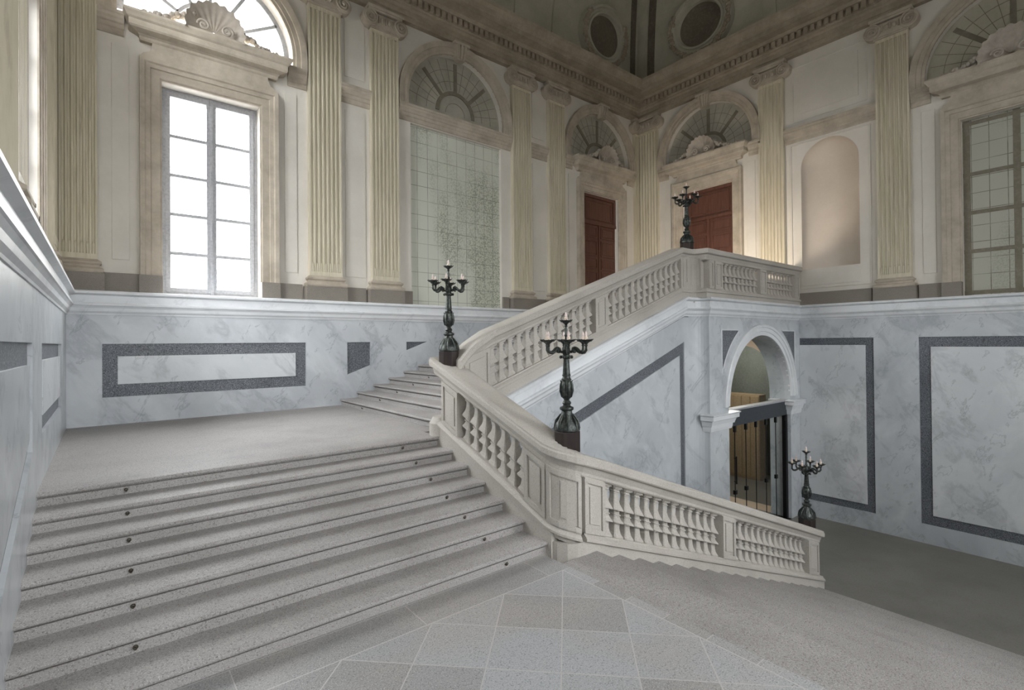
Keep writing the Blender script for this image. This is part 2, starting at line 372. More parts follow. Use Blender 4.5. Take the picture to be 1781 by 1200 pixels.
def arch_sweep(mb, c, zs, prof, n=40, a0=0, a1=PI):
    """prof: (radius, d) closed; swept around the arch in the wall plane"""
    vs = []; m = len(prof)
    for i in range(n + 1):
        a = a0 + (a1 - a0) * i / n
        for r, d in prof: vs.append((c + r * math.cos(a), d, zs + r * math.sin(a)))
    fs = [(i * m + k, i * m + (k + 1) % m, (i + 1) * m + (k + 1) % m, (i + 1) * m + k) for i in range(n) for k in range(m)]
    fs += [tuple(range(m)), tuple(n * m + k for k in range(m - 1, -1, -1))]
    mb.add(vs, fs)
def hmould(mb, s0, s1, prof, zb, ret=(True, True), d0=0):
    """horizontal moulding; prof (d, z) from bottom to top; ends cut flat with mitred returns"""
    n = len(prof); P = [(0, prof[0][1])] + list(prof) + [(0, prof[-1][1])]; m = len(P)
    vs = []
    for e, s in ((0, s0), (1, s1)):
        for dd, zz in P:
            off = dd if ret[e] else 0
            vs.append((s - off if e == 0 else s + off, d0 + dd, zb + zz))
    fs = [(k, (k + 1), m + k + 1, m + k) for k in range(m - 1)] + [tuple(range(m)), tuple(range(2 * m - 1, m - 1, -1))]
    mb.add(vs, fs)
    # returns run back to the wall
    for e, s in ((0, s0), (1, s1)):
        if ret[e]:
            v2 = []
            for dd, zz in P: v2.append((s - dd if e == 0 else s + dd, d0 + dd, zb + zz))
            for dd, zz in P: v2.append((s - dd if e == 0 else s + dd, d0, zb + zz))
            mb.add(v2, [(k, k + 1, m + k + 1, m + k) for k in range(m - 1)])
def frame3(mb, sa, sb, zb, zt, prof, foot=True):
    """architrave around three sides. prof: (offset outward from the opening, d)"""
    m = len(prof); pts = []
    for (s, z, ns, nz) in ((sa, zb, -1, 0), (sa, zt, -1, 1), (sb, zt, 1, 1), (sb, zb, 1, 0)):
        for o, d in prof: pts.append((s + ns * o, d, z + nz * o))
    fs = [(i * m + k, i * m + (k + 1) % m, (i + 1) * m + (k + 1) % m, (i + 1) * m + k) for i in range(3) for k in range(m)]
    fs += [tuple(range(m)), tuple(3 * m + k for k in range(m))]
    mb.add(pts, fs)
def frame4(mb, sa, sb, za, zt, w, d0, d1):
    """rectangular ring of width w, raised between d0 and d1 (outer edge at sa..sb, za..zt)"""
    for a, b, c, e in ((sa, sb, za, za + w), (sa, sb, zt - w, zt), (sa, sa + w, za + w, zt - w), (sb - w, sb, za + w, zt - w)):
        mb.box(a, b, min(d0, d1), max(d0, d1), c, e)

# ------------------------------------------------------------------ key levels
ZLOW, ZF, ZM, ZU = -4.84, -2.363, -1.38, 1.0      # lower floor, foreground landing, half landing, upper floor
SP = 6.20                                          # springing of the big wall arches
BAYS_B = [1.69, 7.46, 13.21]
PIL_B = [(3.50, 4.22), (4.94, 5.65), (9.26, 9.97), (10.69, 11.40)]
YA = 5.95                                          # face of the archway wall under the landing
YS = 6.25                                          # face of the upper flight's side wall
L2 = lambda x: -1.24 + (x - 4.14) * .3563          # nosing line of the upper flight

# ------------------------------------------------------------------ floors
mb = MB(); mb.box(-.9, 3.80, YF, 4.22, ZF - .3, ZF)
struct(mb.build('floor', 'floor'), 'granite slab floor of the foreground landing')
mb = MB(); mb.box(-.9, 4.15, 6.99, YB, ZM - .25, ZM)
struct(mb.build('floor', 'step'), 'smooth grey stone half landing above the short flight')
mb = MB(); mb.box(3.9, XR + .3, YF, YB + .3, ZLOW - .3, ZLOW)
struct(mb.build('floor', 'lwfloor'), 'lower floor at the foot of the stairs')
mb = MB(); mb.box(10.94, XR, 6.12, YB, ZU - .25, ZU)
struct(mb.build('floor', 'stone'), 'upper landing floor in front of the doors')

# ------------------------------------------------------------------ dado (marble walls below the moulding)
def inlay(T, name, label, sa, sb, za, zt, bw, d, rc=.035, inner=True, left=True, insmat='marble_w', rotn=False, flo=None):
    """granite border sunk into the wall with a marble field inside"""
    lo = flo or (lambda s: za)
    o = thing(name, label, 'wall panel')
    m1 = MB(T); m1.add([(sa, d - rc, lo(sa)), (sb, d - rc, lo(sb)), (sb, d - rc, zt), (sa, d - rc, zt)], [(0, 1, 2, 3)]) if not (flo and lo(sb) >= zt - 1e-3) else \
        MB.add(m1, [(sa, d - rc, lo(sa)), (sb, d - rc, zt), (sa, d - rc, zt)], [(0, 1, 2)])
    m1.build('granite_border' if inner else 'granite_field', 'darkgranite', o, loc=(0, 0, 0))
    if inner:
        a = sa + bw if left else sa; b = sb - bw
        if T is TR: a, b = (sa + bw, sb - bw) if left else (sa + bw, sb)
        m2 = MB(T); m2.box(a, b, d - rc, d - .004, za + bw * 1.05, zt - bw * 1.05)
        m2.build('marble_field', insmat, o, bevel=.004)
    return o
slp = lambda s: -.70 + .355 * (s - 4.30)
back_ops = [(-.03, 3.39, -.90, .035, .035, 1), (4.30, 4.85, slp, .035, .035, 1), (5.78, 6.37, slp, .035, .035, 1)]
mb = MB(TB); wallgrid(mb, XL, XR, ZLOW, .56, .17, back_ops)
struct(mb.build('wall_back', 'marble', recalc=False), 'blue grey marble lower part of the window wall')
inlay(TB, 'wall_panel', 'long pale marble panel with dark granite border under the tall window', -.03, 3.39, -.90, .035, .21, .17)
inlay(TB, 'wall_panel', 'dark granite panel with slanting bottom above the first steps', 4.30, 4.85, 0, .035, 0, .17, inner=False, flo=slp)
inlay(TB, 'wall_panel', 'small triangular dark granite panel left of the first candelabrum', 5.78, 6.37, 0, .035, 0, .17, inner=False, flo=lambda s: min(.035, slp(s)))
mb = MB(TR); wallgrid(mb, YF, YB, ZLOW, .56, .17, [(4.20, 5.95, -4.40, .04, .035, 1), (-1.2, 3.29, -4.39, .04, .035, 1), (6.38, 8.32, ZLOW + .001, arc(7.35, .97, -1.1), .02, 20)])
struct(mb.build('wall_right', 'marble', recalc=False), 'blue grey marble lower part of the right wall')
inlay(TR, 'wall_panel', 'tall narrow marble panel with granite border beside the archway', 4.20, 5.95, -4.40, .04, .18, .17, left=False)
inlay(TR, 'wall_panel', 'large marble panel with dark granite border at the right edge', -1.2, 3.29, -4.39, .04, .22, .17)
lsl = lambda s: -.94 + (s - 6.2) * .36
mb = MB(TL); wallgrid(mb, YF, YB, ZLOW, .56, .22, [(7.08, 10.1, -.90, .035, .035, 1), (3.2, 6.2, lsl, .035, .035, 1)])
struct(mb.build('wall_left', 'marble', recalc=False), 'blue grey marble lower part of the left wall')
inlay(TL, 'wall_panel', 'marble panel with granite border on the left wall beside the half landing', 7.08, 10.1, -.90, .035, .17, .22)
o = thing('wall_panel', 'tall slanting marble panel on the left wall beside the short flight', 'wall panel')
MB(TL).quad((3.2, .185, lsl(3.2)), (6.2, .185, lsl(6.2)), (6.2, .185, .035), (3.2, .185, .035)).build('granite_border', 'darkgranite', o)
m2 = MB(TL); m2.prism([(3.4, lsl(3.4) + .2), (6.02, lsl(6.02) + .2), (6.02, -.16), (3.4, -.16)], .185, .216, axis=1); m2.build('marble_field', 'marble', o)
mb = MB(TF); wallgrid(mb, XL, XR, ZLOW, .56, .17, []); struct(mb.build('wall_front', 'marble', recalc=False), 'marble lower part of the wall behind the viewer')

# moulded band on top of the dado, (out, up) from the dado face
WP = [(0, .54), (.015, .54), (.02, .565), (.05, .60), (.06, .655), (.085, .69), (.10, .70), (.10, .735), (.055, .745), (.055, .87), (.075, .88), (.12, .90), (.12, .935), (.10, .955), (0, .96), (-.23, .96), (-.23, .54)]
mb = MB(); mb.sweep(WP, [(XL + .22, YF, 0), (XL + .22, YB - .17, 0), (XR - .17, YB - .17, 0)])
struct(mb.build('trim_1', 'marble_lip'), 'white moulded marble band along the left and window walls')
mb = MB(); mb.sweep(WP, [(XR - .17, YA, 0), (XR - .17, YF, 0)])
struct(mb.build('trim_2', 'marble_lip'), 'white moulded marble band along the right wall')

# ------------------------------------------------------------------ upper walls
ZT = 8.05
H = .84
def open_win(c): return [(c - H, c + H, .96, 4.95, .40, 1), (c - 1.5, c + 1.5, 5.97, arc(c, 1.5, SP), .40, 28)]
def blind_win(c): return [(c - 1.44, c + 1.44, .96, 5.56, .10, 1), (c - 1.5, c + 1.5, 5.97, arc(c, 1.5, SP), .16, 28)]
def door_op(c, h=.87): return [(c - h, c + h, .96, 4.98, .16, 1), (c - 1.5, c + 1.5, 5.97, arc(c, 1.5, SP), .16, 28)]
mb = MB(TB); wallgrid(mb, XL, XR, .9, ZT, 0, open_win(BAYS_B[0]) + blind_win(BAYS_B[1]) + door_op(BAYS_B[2]))
struct(mb.build('wall_back', 'plaster', recalc=False), 'cream plaster window wall above the marble')
NC = 5.21
mb = MB(TR); wallgrid(mb, YF, YB, .9, ZT, 0, door_op(8.77) + door_op(1.63) + [(NC - .70, NC + .70, 1.96, arc(NC, .70, 4.78), .02, 24)])
struct(mb.build('wall_right', 'plaster', recalc=False), 'cream plaster right wall above the marble')
mb = MB(TL); wallgrid(mb, YF, YB, .9, ZT, 0, open_win(8.77))
struct(mb.build('wall_left', 'plaster', recalc=False), 'cream plaster left wall above the marble')
mb = MB(TF); wallgrid(mb, XL, XR, .9, ZT, 0, [q for c in FWX for q in open_win(c)])
struct(mb.build('wall_front', 'plaster', recalc=False), 'cream plaster wall behind the viewer')

# niche in the right wall: a half cylinder with quarter dome
mb = MB(TR); n = 20; zb, zs, R = 1.96, 4.78, .70
vs = []; fs = []
for i in range(n + 1):
    a = PI * i / n
    for z in (zb, zs): vs.append((NC + R * math.cos(a), -R * .62 * math.sin(a), z))
for i in range(n): fs.append((2 * i, 2 * i + 2, 2 * i + 3, 2 * i + 1))
mb.add(vs, fs); vs = []; fs = []; m = 12
for i in range(n + 1):
    a = PI * i / n
    for j in range(m + 1):
        t = PI / 2 * j / m
        # dome: horizontal angle a, elevation t
        vs.append((NC + R * math.cos(a) * math.cos(t), -R * .62 * math.sin(a) * math.cos(t), zs + R * math.sin(t)))
for i in range(n):
    for j in range(m): fs.append((i * (m + 1) + j, (i + 1) * (m + 1) + j, (i + 1) * (m + 1) + j + 1, i * (m + 1) + j + 1))
mb.add(vs, fs); mb.add([(NC + R * math.cos(PI * i / n), -R * .62 * math.sin(PI * i / n), zb) for i in range(n + 1)], [tuple(range(n + 1))])
tag(mb.build('wall_niche', 'plaster_r', smooth=True, auto=.6), 'tall empty round-headed niche in the right wall', 'niche')

# ------------------------------------------------------------------ vault above the cornice
def cove(t): a = t * PI / 2; return (3.0 * (1 - math.cos(a)), 9.05 + 5.0 * math.sin(a))
mb = MB(); NN = 14; rings = []
for i in range(NN + 1):
    p, z = cove(i / NN); rings.append([(XL + p, YF + p, z), (XR - p, YF + p, z), (XR - p, YB - p, z), (XL + p, YB - p, z)])
vs = [v for r in rings for v in r]; fs = []
for i in range(NN):
    for k in range(4): fs.append((i * 4 + k, i * 4 + (k + 1) % 4, (i + 1) * 4 + (k + 1) % 4, (i + 1) * 4 + k))
fs.append((NN * 4, NN * 4 + 1, NN * 4 + 2, NN * 4 + 3)); mb.add(vs, fs)
struct(mb.build('ceiling', 'vault', recalc=False), 'dark grey plaster coved vault')
def on_cove(T, s, t, out):
    p, z = cove(t); a = t * PI / 2; nx, nz = -(-math.cos(a) * 4.2), 3.2 * math.sin(a)
    L = math.hypot(5 * math.cos(a), 3 * math.sin(a)); return T(s, p + out * 5 * math.cos(a) / L, z - out * 3 * math.sin(a) / L)
def cove_strip(mb, T, s0, s1, t0, t1, out, n=8, groin=False):
    vs = []
    for i in range(n + 1):
        t = t0 + (t1 - t0) * i / n
        sh = cove(t)[0] if groin else 0
        for (s, o_) in ((s0, 0), (s0, out), (s1, out), (s1, 0)): vs.append(on_cove(T, s - sh, t, o_))
    fs = [(i * 4 + k, i * 4 + k + 1, i * 4 + k + 5, i * 4 + k + 4) for i in range(n) for k in range(3)] + [(0, 1, 2, 3), (n * 4, n * 4 + 1, n * 4 + 2, n * 4 + 3)]
    q = len(mb.v); mb.v += vs; mb.f += [tuple(q + a for a in f) for f in fs]
mb = MB()
for T, L in ((TB, [(10.9, 11.25), (9.4, 9.75), (5.0, 5.35), (3.7, 4.05), (7.0, 7.2)]), (TR, [(6.5, 6.85), (4.9, 5.25), (3.4, 3.75)])):
    for a, b in L: cove_strip(mb, T, a, b, 0, .6, .06)
struct(mb.build('trim_3', 'vault', recalc=True), 'raised plaster ribs on the vault')
mb = MB()
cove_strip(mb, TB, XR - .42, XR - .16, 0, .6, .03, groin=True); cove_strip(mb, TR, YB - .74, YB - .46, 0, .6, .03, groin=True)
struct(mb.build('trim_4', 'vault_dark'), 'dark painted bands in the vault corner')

def medallion(T, c, zc, label):
    o = thing('oval_medallion', label, 'medallion'); d0 = .05; T0 = T
    def T(s, d, z): return on_cove(T0, s, math.asin(max(-.2, min(.99, (z - 9.05) / 5.0))) * 2 / PI, d)
    def ell(a, b_, d, n=48): return [(c + a * math.cos(2 * PI * i / n), d, zc + b_ * math.sin(2 * PI * i / n)) for i in range(n)]
    def ringsurf(mbx, rows):
        n = 48; vs = [];
        for a, b_, d in rows: vs += ell(a, b_, d)
        fs = [(j * n + i, j * n + (i + 1) % n, (j + 1) * n + (i + 1) % n, (j + 1) * n + i) for j in range(len(rows) - 1) for i in range(n)]
        mbx.add(vs, fs)
    mbx = MB(T); ringsurf(mbx, [(1.08, .98, .0), (1.08, .98, d0 + .16), (1.02, .92, d0 + .22), (.95, .85, d0 + .22), (.92, .82, d0 + .16), (.84, .74, d0 + .15), (.82, .72, d0 + .20), (.76, .66, d0 + .20), (.72, .62, d0 + .08)])
    mbx.build('oval_frame', 'vault', o, smooth=True, auto=.5)
    mbx = MB(T); mbx.add(ell(.74, .64, d0 + .09), [tuple(range(48))]); mbx.build('panel', 'vault_dark', o)
    mbx = MB(T)
    for i in range(44):
        a = PI * (.80 + 1.40 * i / 43)
        for q in range(3):
            mbx.sphere((c + (1.02 + random.uniform(-.06, .06)) * math.cos(a), d0 + .22 + random.uniform(-.03, .03), zc + (.94 + random.uniform(-.06, .06)) * math.sin(a)), random.uniform(.05, .08), 6)
    mbx.build('leaf_garland', 'entab', o, smooth=True)
    return o
medallion(TB, 13.15, 10.3, 'oval relief medallion with leaf garland above the window wall door')
medallion(TR, 8.80, 10.25, 'oval relief medallion with leaf garland above the right wall door')

# ------------------------------------------------------------------ entablature
EP = [(0, 8.0), (.14, 8.0), (.14, 8.12), (.17, 8.13), (.17, 8.26), (.20, 8.28), (.23, 8.30), (.23, 8.34), (.26, 8.36), (.26, 8.55), (.33, 8.57), (.36, 8.60), (.40, 8.63), (.66, 8.64), (.66, 8.78), (.70, 8.80), (.74, 8.88), (.80, 8.96), (.82, 9.04), (0, 9.10)]
mb = MB(); mb.sweep(EP, [(XL, YF, 0), (XL, YB, 0), (XR, YB, 0), (XR, YF, 0)], closed_path=True)
struct(mb.build('trim_5', 'entab'), 'heavy stone entablature round the top of the walls')
def dentils(T, s0, s1):
    m = MB(T); n = int((s1 - s0) / .17)
    for i in range(n):
        s = s0 + .17 * i
        m.box(s, s + .10, .26, .345, 8.38, 8.54)
    return m
mb = dentils(TB, XL + .35, XR - .35); struct(mb.build('trim_6', 'entab'), 'row of dentils on the window wall cornice')
mb = dentils(TR, YF + .35, YB - .35); struct(mb.build('trim_7', 'entab'), 'row of dentils on the right wall cornice')

# ------------------------------------------------------------------ pilasters
def pilaster(T, s0, s1, label, clip0=False, clip1=False):
    """clip: that side dies into the corner"""
    o = thing('pilaster', label, 'pilaster', group='fluted pilasters on the upper walls'); D = .12; zb = .96
    W = s1 - s0
    m = MB(T); m.box(s0 - (0 if clip0 else .10), s1 + (0 if clip1 else .10), 0, D + .07, zb, 1.27); m.build('plinth', 'plinthstone', o, bevel=.008)
    m = MB(T); hmould(m, s0, s1, [(D + .07, 0), (D + .085, .025), (D + .085, .06), (D + .06, .085), (D + .03, .10), (D + .025, .13), (D + .055, .16), (D + .055, .19), (D + .02, .215), (D, .24)], 1.27, (False, False))
    if not clip0 or not clip1:
        for e, s, sg in ((clip0, s0, -1), (clip1, s1, 1)):
            if e: continue
            pr = [(.075, 0), (.09, .025), (.09, .06), (.065, .085), (.035, .10), (.03, .13), (.06, .16), (.06, .19), (.025, .215), (.0, .24)]
            for (a, b) in zip(pr, pr[1:]):
                m.add([(s, 0, 1.27 + a[1]), (s + sg * a[0], 0, 1.27 + a[1]), (s + sg * a[0], D + a[0], 1.27 + a[1]), (s, D + a[0], 1.27 + a[1]),
                       (s, 0, 1.27 + b[1]), (s + sg * b[0], 0, 1.27 + b[1]), (s + sg * b[0], D + b[0], 1.27 + b[1]), (s, D + b[0], 1.27 + b[1])], [(1, 2, 6, 5), (2, 3, 7, 6)])
    m.build('base_moulding', 'mould', o)
    # fluted shaft
    m = MB(T); nf = 7 if W > .5 else (3 if W < .4 else 5); fil = .028; fw = (W - fil * (nf + 1) - .02) / nf if not (clip0 or clip1) else (W - fil * (nf + 1)) / nf
    pts = [(s0, 0), (s0, D)]; s = s0 + (.01 if not (clip0 or clip1) else 0) + fil
    for i in range(nf):
        for k in range(7):
            a = PI * k / 6; pts.append((s + fw / 2 - fw / 2 * math.cos(a), D - .042 * math.sin(a)))
        s += fw + fil
    pts += [(s1, D), (s1, 0)]
    m.prism(pts, 1.60, 7.42)
    m.box(s0, s1, 0, D, 1.51, 1.60); m.box(s0, s1, 0, D, 7.42, 7.52)
    s = s0 + (.01 if not (clip0 or clip1) else 0) + fil
    for i in range(nf):       # convex fillings close the feet of the flutes
        m.lathe([(fw / 2, 0), (fw / 2, .14), (fw / 2 * .8, .18), (fw / 2 * .4, .205), (.001, .21)], 10, (s + fw / 2, D - .035, 1.60), 2)
        s += fw + fil
    m.build('shaft', 'flute', o)
    # ionic capital
    m = MB(T); m.box(s0 - .02, s1 + .02, 0, D + .03, 7.50, 7.54); m.box(s0 + .01, s1 - .01, 0, D + .05, 7.54, 7.86)
    a0, a1 = (s0 if clip0 else s0 - .10), (s1 if clip1 else s1 + .10)
    m.box(a0 + .03, a1 - .03, 0, D + .085, 7.89, 7.94); m.box(a0, a1, 0, D + .11, 7.94, 8.01)
    for k in range(4):         # egg ornaments
        cx_ = s0 + W * (k + .5) / 4
        m.sphere((cx_, D + .06, 7.72), .045, 8, 1.5); m.box(cx_ + W / 8 - .008, cx_ + W / 8 + .008, D + .03, D + .085, 7.65, 7.80)
    m.build('capital', 'mould', o)
    for e, s, sg in ((clip0, s0, -1), (clip1, s1, 1)):
        if e: continue
        m = MB(T); c_, z_ = s + sg * .035, 7.71
        m.lathe([(.001, D + .085), (.165, D + .085), (.19, D + .075), (.19, 0)], 26, (c_, 0, z_), 1)
        sp = [(c_ + sg * (.175 - .145 * t) * math.cos(t * 4.6 * PI + PI / 2 * 1), D + .10, z_ + (.175 - .145 * t) * math.sin(t * 4.6 * PI + PI / 2)) for t in [i / 44 for i in range(45)]]
        m.tube(sp, .019, 6); m.sphere((c_, D + .11, z_), .035, 8); m.build('volute', 'mould', o, smooth=True, auto=.7)
    return o
pilaster(TB, XL + .05, -.09, 'half hidden fluted pilaster in the left corner beside the tall window', clip0=True)
for (a, b), lb in zip(PIL_B, ['fluted pilaster immediately right of the tall window', 'fluted pilaster just left of the stained blind window', 'fluted pilaster just right of the stained blind window', 'fluted pilaster just left of the window wall door']):
    pilaster(TB, a, b, lb)
pilaster(TB, 15.02 - .05, XR - .05, 'narrow fluted corner pilaster between the two wooden doors, window wall side', clip1=True)
pilaster(TR, 10.56, YB - .05, 'fluted corner pilaster between the two wooden doors, right wall side', clip1=True)
pilaster(TR, 6.33, 7.03, 'fluted pilaster between the right wall door and the niche')
pilaster(TR, 3.42, 4.10, 'fluted pilaster between the niche and the blind window at right')
pilaster(TL, 10.56, YB - .05, 'fluted pilaster seen edge on at the end of the left wall', clip1=True)
pilaster(TL, 6.35, 7.05, 'fluted pilaster on the left wall in front of the bright window')

# skirting behind the pilasters
mb = MB(TB)
for a, b in ((-.05, .85 - .35), (2.88, 3.36), (4.36, 4.8), (5.79, 6.02), (8.9, 9.12), (10.11, 10.55), (11.54, 12.0), (14.42, 14.9)): mb.box(a, b, 0, .07, .96, 1.30)
struct(mb.build('baseboard_back', 'plinthstone', bevel=.006), 'grey brown granite skirting of the window wall')
mb = MB(TR)
for a, b in ((9.97, 10.5), (7.15, 7.55), (4.25, 6.2), (2.85, 3.3)): mb.box(a, b, 0, .07, .96, 1.30)
struct(mb.build('baseboard_right', 'plinthstone', bevel=.006), 'grey brown granite skirting of the right wall')

# ------------------------------------------------------------------ bay dressings
IMP = [(.02, 0), (.035, .02), (.035, .10), (.055, .12), (.055, .19), (.08, .21), (.095, .25), (.12, .28), (.12, .33), (.14, .35), (.14, .40)]   # impost band, z from 5.58
def arch_mould(T, c, lbl, full=True):
    o = thing('arch_moulding', lbl, 'arch moulding'); a = .15
    m = MB(T); arch_sweep(m, c, SP, [(1.50, -.02), (1.50, .05), (1.56, .055), (1.57, .075), (1.66, .08), (1.67, .10), (1.75, .12), (1.79, .125), (1.79, -.02)])
    for s_ in (-1, 1):
        m.prism([(c + s_ * r, d) for r, d in [(1.50, -.02), (1.50, .05), (1.56, .055), (1.57, .075), (1.66, .08), (1.67, .10), (1.75, .12), (1.79, .125), (1.79, -.02)]], 5.97, SP)
    m.build('archivolt', 'mould', o, smooth=True, auto=.4)
    m = MB(T); m.add([(c - .12, 0, 7.56), (c + .12, 0, 7.56), (c + .20, 0, 7.99), (c - .20, 0, 7.99), (c - .12, .16, 7.56), (c + .12, .16, 7.56), (c + .20, .20, 7.99), (c - .20, .20, 7.99)],
                      [(0, 1, 2, 3), (4, 5, 6, 7), (0, 1, 5, 4), (1, 2, 6, 5), (2, 3, 7, 6), (3, 0, 4, 7)])
    for k in (-1, 0, 1): m.add([(c + k * .075 - .02, .16, 7.58), (c + k * .075 + .02, .16, 7.58), (c + k * .11 + .03, .21, 7.93), (c + k * .11 - .03, .21, 7.93), (c + k * .075 - .02, .185, 7.58), (c + k * .075 + .02, .185, 7.58), (c + k * .11 + .03, .235, 7.93), (c + k * .11 - .03, .235, 7.93)], [(4, 5, 6, 7), (0, 1, 5, 4), (1, 2, 6, 5), (2, 3, 7, 6), (3, 0, 4, 7)])
    m.box(c - .24, c + .24, 0, .24, 7.93, 8.0)
    m.build('keystone', 'mould', o)
    if full:
        m = MB(T); hmould(m, c - 1.78, c + 1.78, IMP, 5.58, (False, False)); m.build('impost_band', 'mould', o)
    else:
        for s0, s1 in ((c - 1.78, c - 1.40), (c + 1.40, c + 1.78)):
            m = MB(T); hmould(m, s0, s1, IMP, 5.58, (False, False)); m.build('impost_band', 'mould', o)
    return o
ARCP = [(.0, .0), (.0, .04), (.03, .045), (.035, .07), (.17, .075), (.18, .10), (.25, .11), (.27, .14), (.34, .145), (.34, .0)]
def surround(T, c, h, zt, lbl):
    T0 = T
    if T is TL: T = lambda s, d, z: TL(s, d * .55, z)
    o = thing('door_surround' if 'door' in lbl else 'window_surround', lbl, 'stone surround')
    m = MB(T); frame3(m, c - h, c + h, .96 + .33, zt, ARCP); m.build('architrave', 'mould', o)
    for s0, s1 in ((c - h - .36, c - h + .0), (c + h - .0, c + h + .36)):
        m = MB(T); m.box(s0, s1, 0, .16, .96, 1.29); m.build('foot_block', 'plinthstone', o, bevel=.006)
    # frieze with swept shoulders
    m = MB(T); w_ = h + .34
    pts = [(c - w_, zt + .34), (c - w_ + .06, zt + .42), (c - w_ + .16, zt + .47), (c - w_ + .19, zt + .60), (c - w_ + .19, 5.60), (c + w_ - .19, 5.60), (c + w_ - .19, zt + .60), (c + w_ - .16, zt + .47), (c + w_ - .06, zt + .42), (c + w_, zt + .34)]
    m.prism([(p[0], p[1]) for p in pts], 0, .10, axis=1); m.build('frieze', 'mould', o)
    m = MB(T); hmould(m, c - h - .22, c + h + .22, [(.10, 0), (.12, .03), (.12, .07), (.15, .10), (.26, .14), (.28, .17), (.28, .27), (.31, .30), (.33, .34), (.36, .38), (.36, .42)], 5.58)
    m.build('cornice', 'mould', o)
    return o
def side_panels(T, c, z0=1.55, z1=5.42, wd=.25):
    for s0 in (c - 1.58, c + 1.58 - wd): yield (s0, s0 + wd, z0, z1)
def shell(T, c, zb, lbl, sc=1.0):
    o = thing('shell_ornament', lbl, 'shell ornament')
    m = MB(T); n = 72; mr = 7; vs = []; fs = []; R = .47 * sc
    for side in (0, 1):
        for i in range(n + 1):
            a = -PI * .08 + PI * 1.16 * i / n; rib = .5 + .5 * math.cos(i * 2 * PI / 6)
            for j in range(mr + 1):
                t = j / mr; r = R * (.10 + .90 * t) * (1 + .05 * rib * t)
                dep = .16 + .22 * t * t + (.03 * rib * t if side == 0 else -.035)
                vs.append((c + r * math.cos(a) * 1.0, dep, zb + .08 + r * math.sin(a)))
    q = (n + 1) * (mr + 1)
    for sd in (0, 1):
        for i in range(n):
            for j in range(mr):
                A = sd * q + i * (mr + 1) + j; fs.append((A, A + mr + 1, A + mr + 2, A + 1))
    for i in range(n):
        A = i * (mr + 1) + mr; fs.append((A, A + mr + 1, q + A + mr + 1, q + A))
    m.add(vs, fs); m.build('scallop', 'stucco', o, smooth=True, auto=.9)
    for s_ in (-1, 1):
        m = MB(T)
        sp = [(c + s_ * (.20 + (.11 - .09 * t) * math.cos(t * 3 * PI)), .36, zb + .10 + (.11 - .09 * t) * math.sin(t * 3 * PI)) for t in [i / 24 for i in range(25)]]
        m.tube(sp, .019 * sc, 6); m.build('scroll', 'stucco', o, smooth=True)
    for s_ in (-1, 1):
        m = MB(T)
        for i in range(34):
            t = i / 33; x = .36 + .78 * t; z = .30 * (1 - t) ** 2.2 + .03 + .02 * math.sin(t * 20)
            for q_ in range(2): m.sphere((c + s_ * x, .24 + random.uniform(-.05, .05), zb + z + random.uniform(-.025, .025)), random.uniform(.032, .06) * (1.25 - .5 * t), 6)
        m.build('leaf_garland', 'stucco', o, smooth=True)
    return o
def lunette_bars(T, c, lbl, thick=.05, d=-.10, tiles=True, mat_bg='fan_b'):
    """blind fanlight: plaster field with painted radial bars"""
    o = thing('blind_fanlight', lbl, 'blind fanlight')
    m = MB(T); fan_sheet(m, c, 1.54, SP, -.155); m.quad((c - 1.54, -.155, 5.9), (c + 1.54, -.155, 5.9), (c + 1.54, -.155, SP), (c - 1.54, -.155, SP)); m.build('field', mat_bg, o)
    m = MB(T)
    for a in (PI / 4, PI / 2, 3 * PI / 4):
        ca, sa = math.cos(a), math.sin(a); px, pz = -sa * thick, ca * thick
        q = [(c + .55 * ca + px, SP + .55 * sa + pz), (c + 1.38 * ca + px, SP + 1.38 * sa + pz), (c + 1.38 * ca - px, SP + 1.38 * sa - pz), (c + .55 * ca - px, SP + .55 * sa - pz)]
        m.prism(q, -.16, -.135, axis=1)
    arch_sweep(m, c, SP, [(.52, -.16), (.52, -.13), (.62, -.13), (.62, -.16)], 24)
    m.build('bars', 'bar', o)
    m = MB(T)
    for k in range(1, 16):
        a = PI * k / 16
        if k in (4, 8, 12): continue
        ca, sa = math.cos(a), math.sin(a); px, pz = -sa * .006, ca * .006
        m.prism([(c + .66 * ca + px, SP + .66 * sa + pz), (c + 1.46 * ca + px, SP + 1.46 * sa + pz), (c + 1.46 * ca - px, SP + 1.46 * sa - pz), (c + .66 * ca - px, SP + .66 * sa - pz)], -.156, -.151, axis=1)
    for r in (.30, .88, 1.18): arch_sweep(m, c, SP, [(r, -.156), (r, -.151), (r + .012, -.151), (r + .012, -.156)], 28)
    m.build('joint_lines', 'bar', o)
    return o
arch_mould(TB, BAYS_B[0], 'stone arch over the tall bright window', False)
arch_mould(TB, BAYS_B[1], 'stone arch with keystone over the stained blind window')
arch_mould(TB, BAYS_B[2], 'stone arch with keystone over the window wall door', False)
arch_mould(TR, 8.77, 'stone arch with keystone over the right wall door', False)
arch_mould(TR, 1.63, 'stone arch over the dim blind window at the right edge', False)
arch_mould(TL, 8.77, 'stone arch over the left wall window', False)
surround(TB, BAYS_B[0], H, 4.95, 'moulded stone surround of the tall bright window')
surround(TB, BAYS_B[2], .87, 4.98, 'moulded stone surround of the window wall door')
surround(TR, 8.77, .87, 4.98, 'moulded stone surround of the right wall door')
surround(TR, 1.63, .87, 4.98, 'moulded dark surround of the blind window at right')
surround(TL, 8.77, H, 4.95, 'moulded stone surround of the left wall window')
shell(TB, BAYS_B[0], 6.0, 'scallop shell with garlands above the tall bright window', 1.05)
shell(TB, BAYS_B[2], 6.0, 'scallop shell with garlands above the window wall door')
shell(TR, 8.77, 6.0, 'scallop shell with garlands above the right wall door')
shell(TR, 1.63, 6.0, 'scallop shell with garlands above the blind window at right', 1.1)
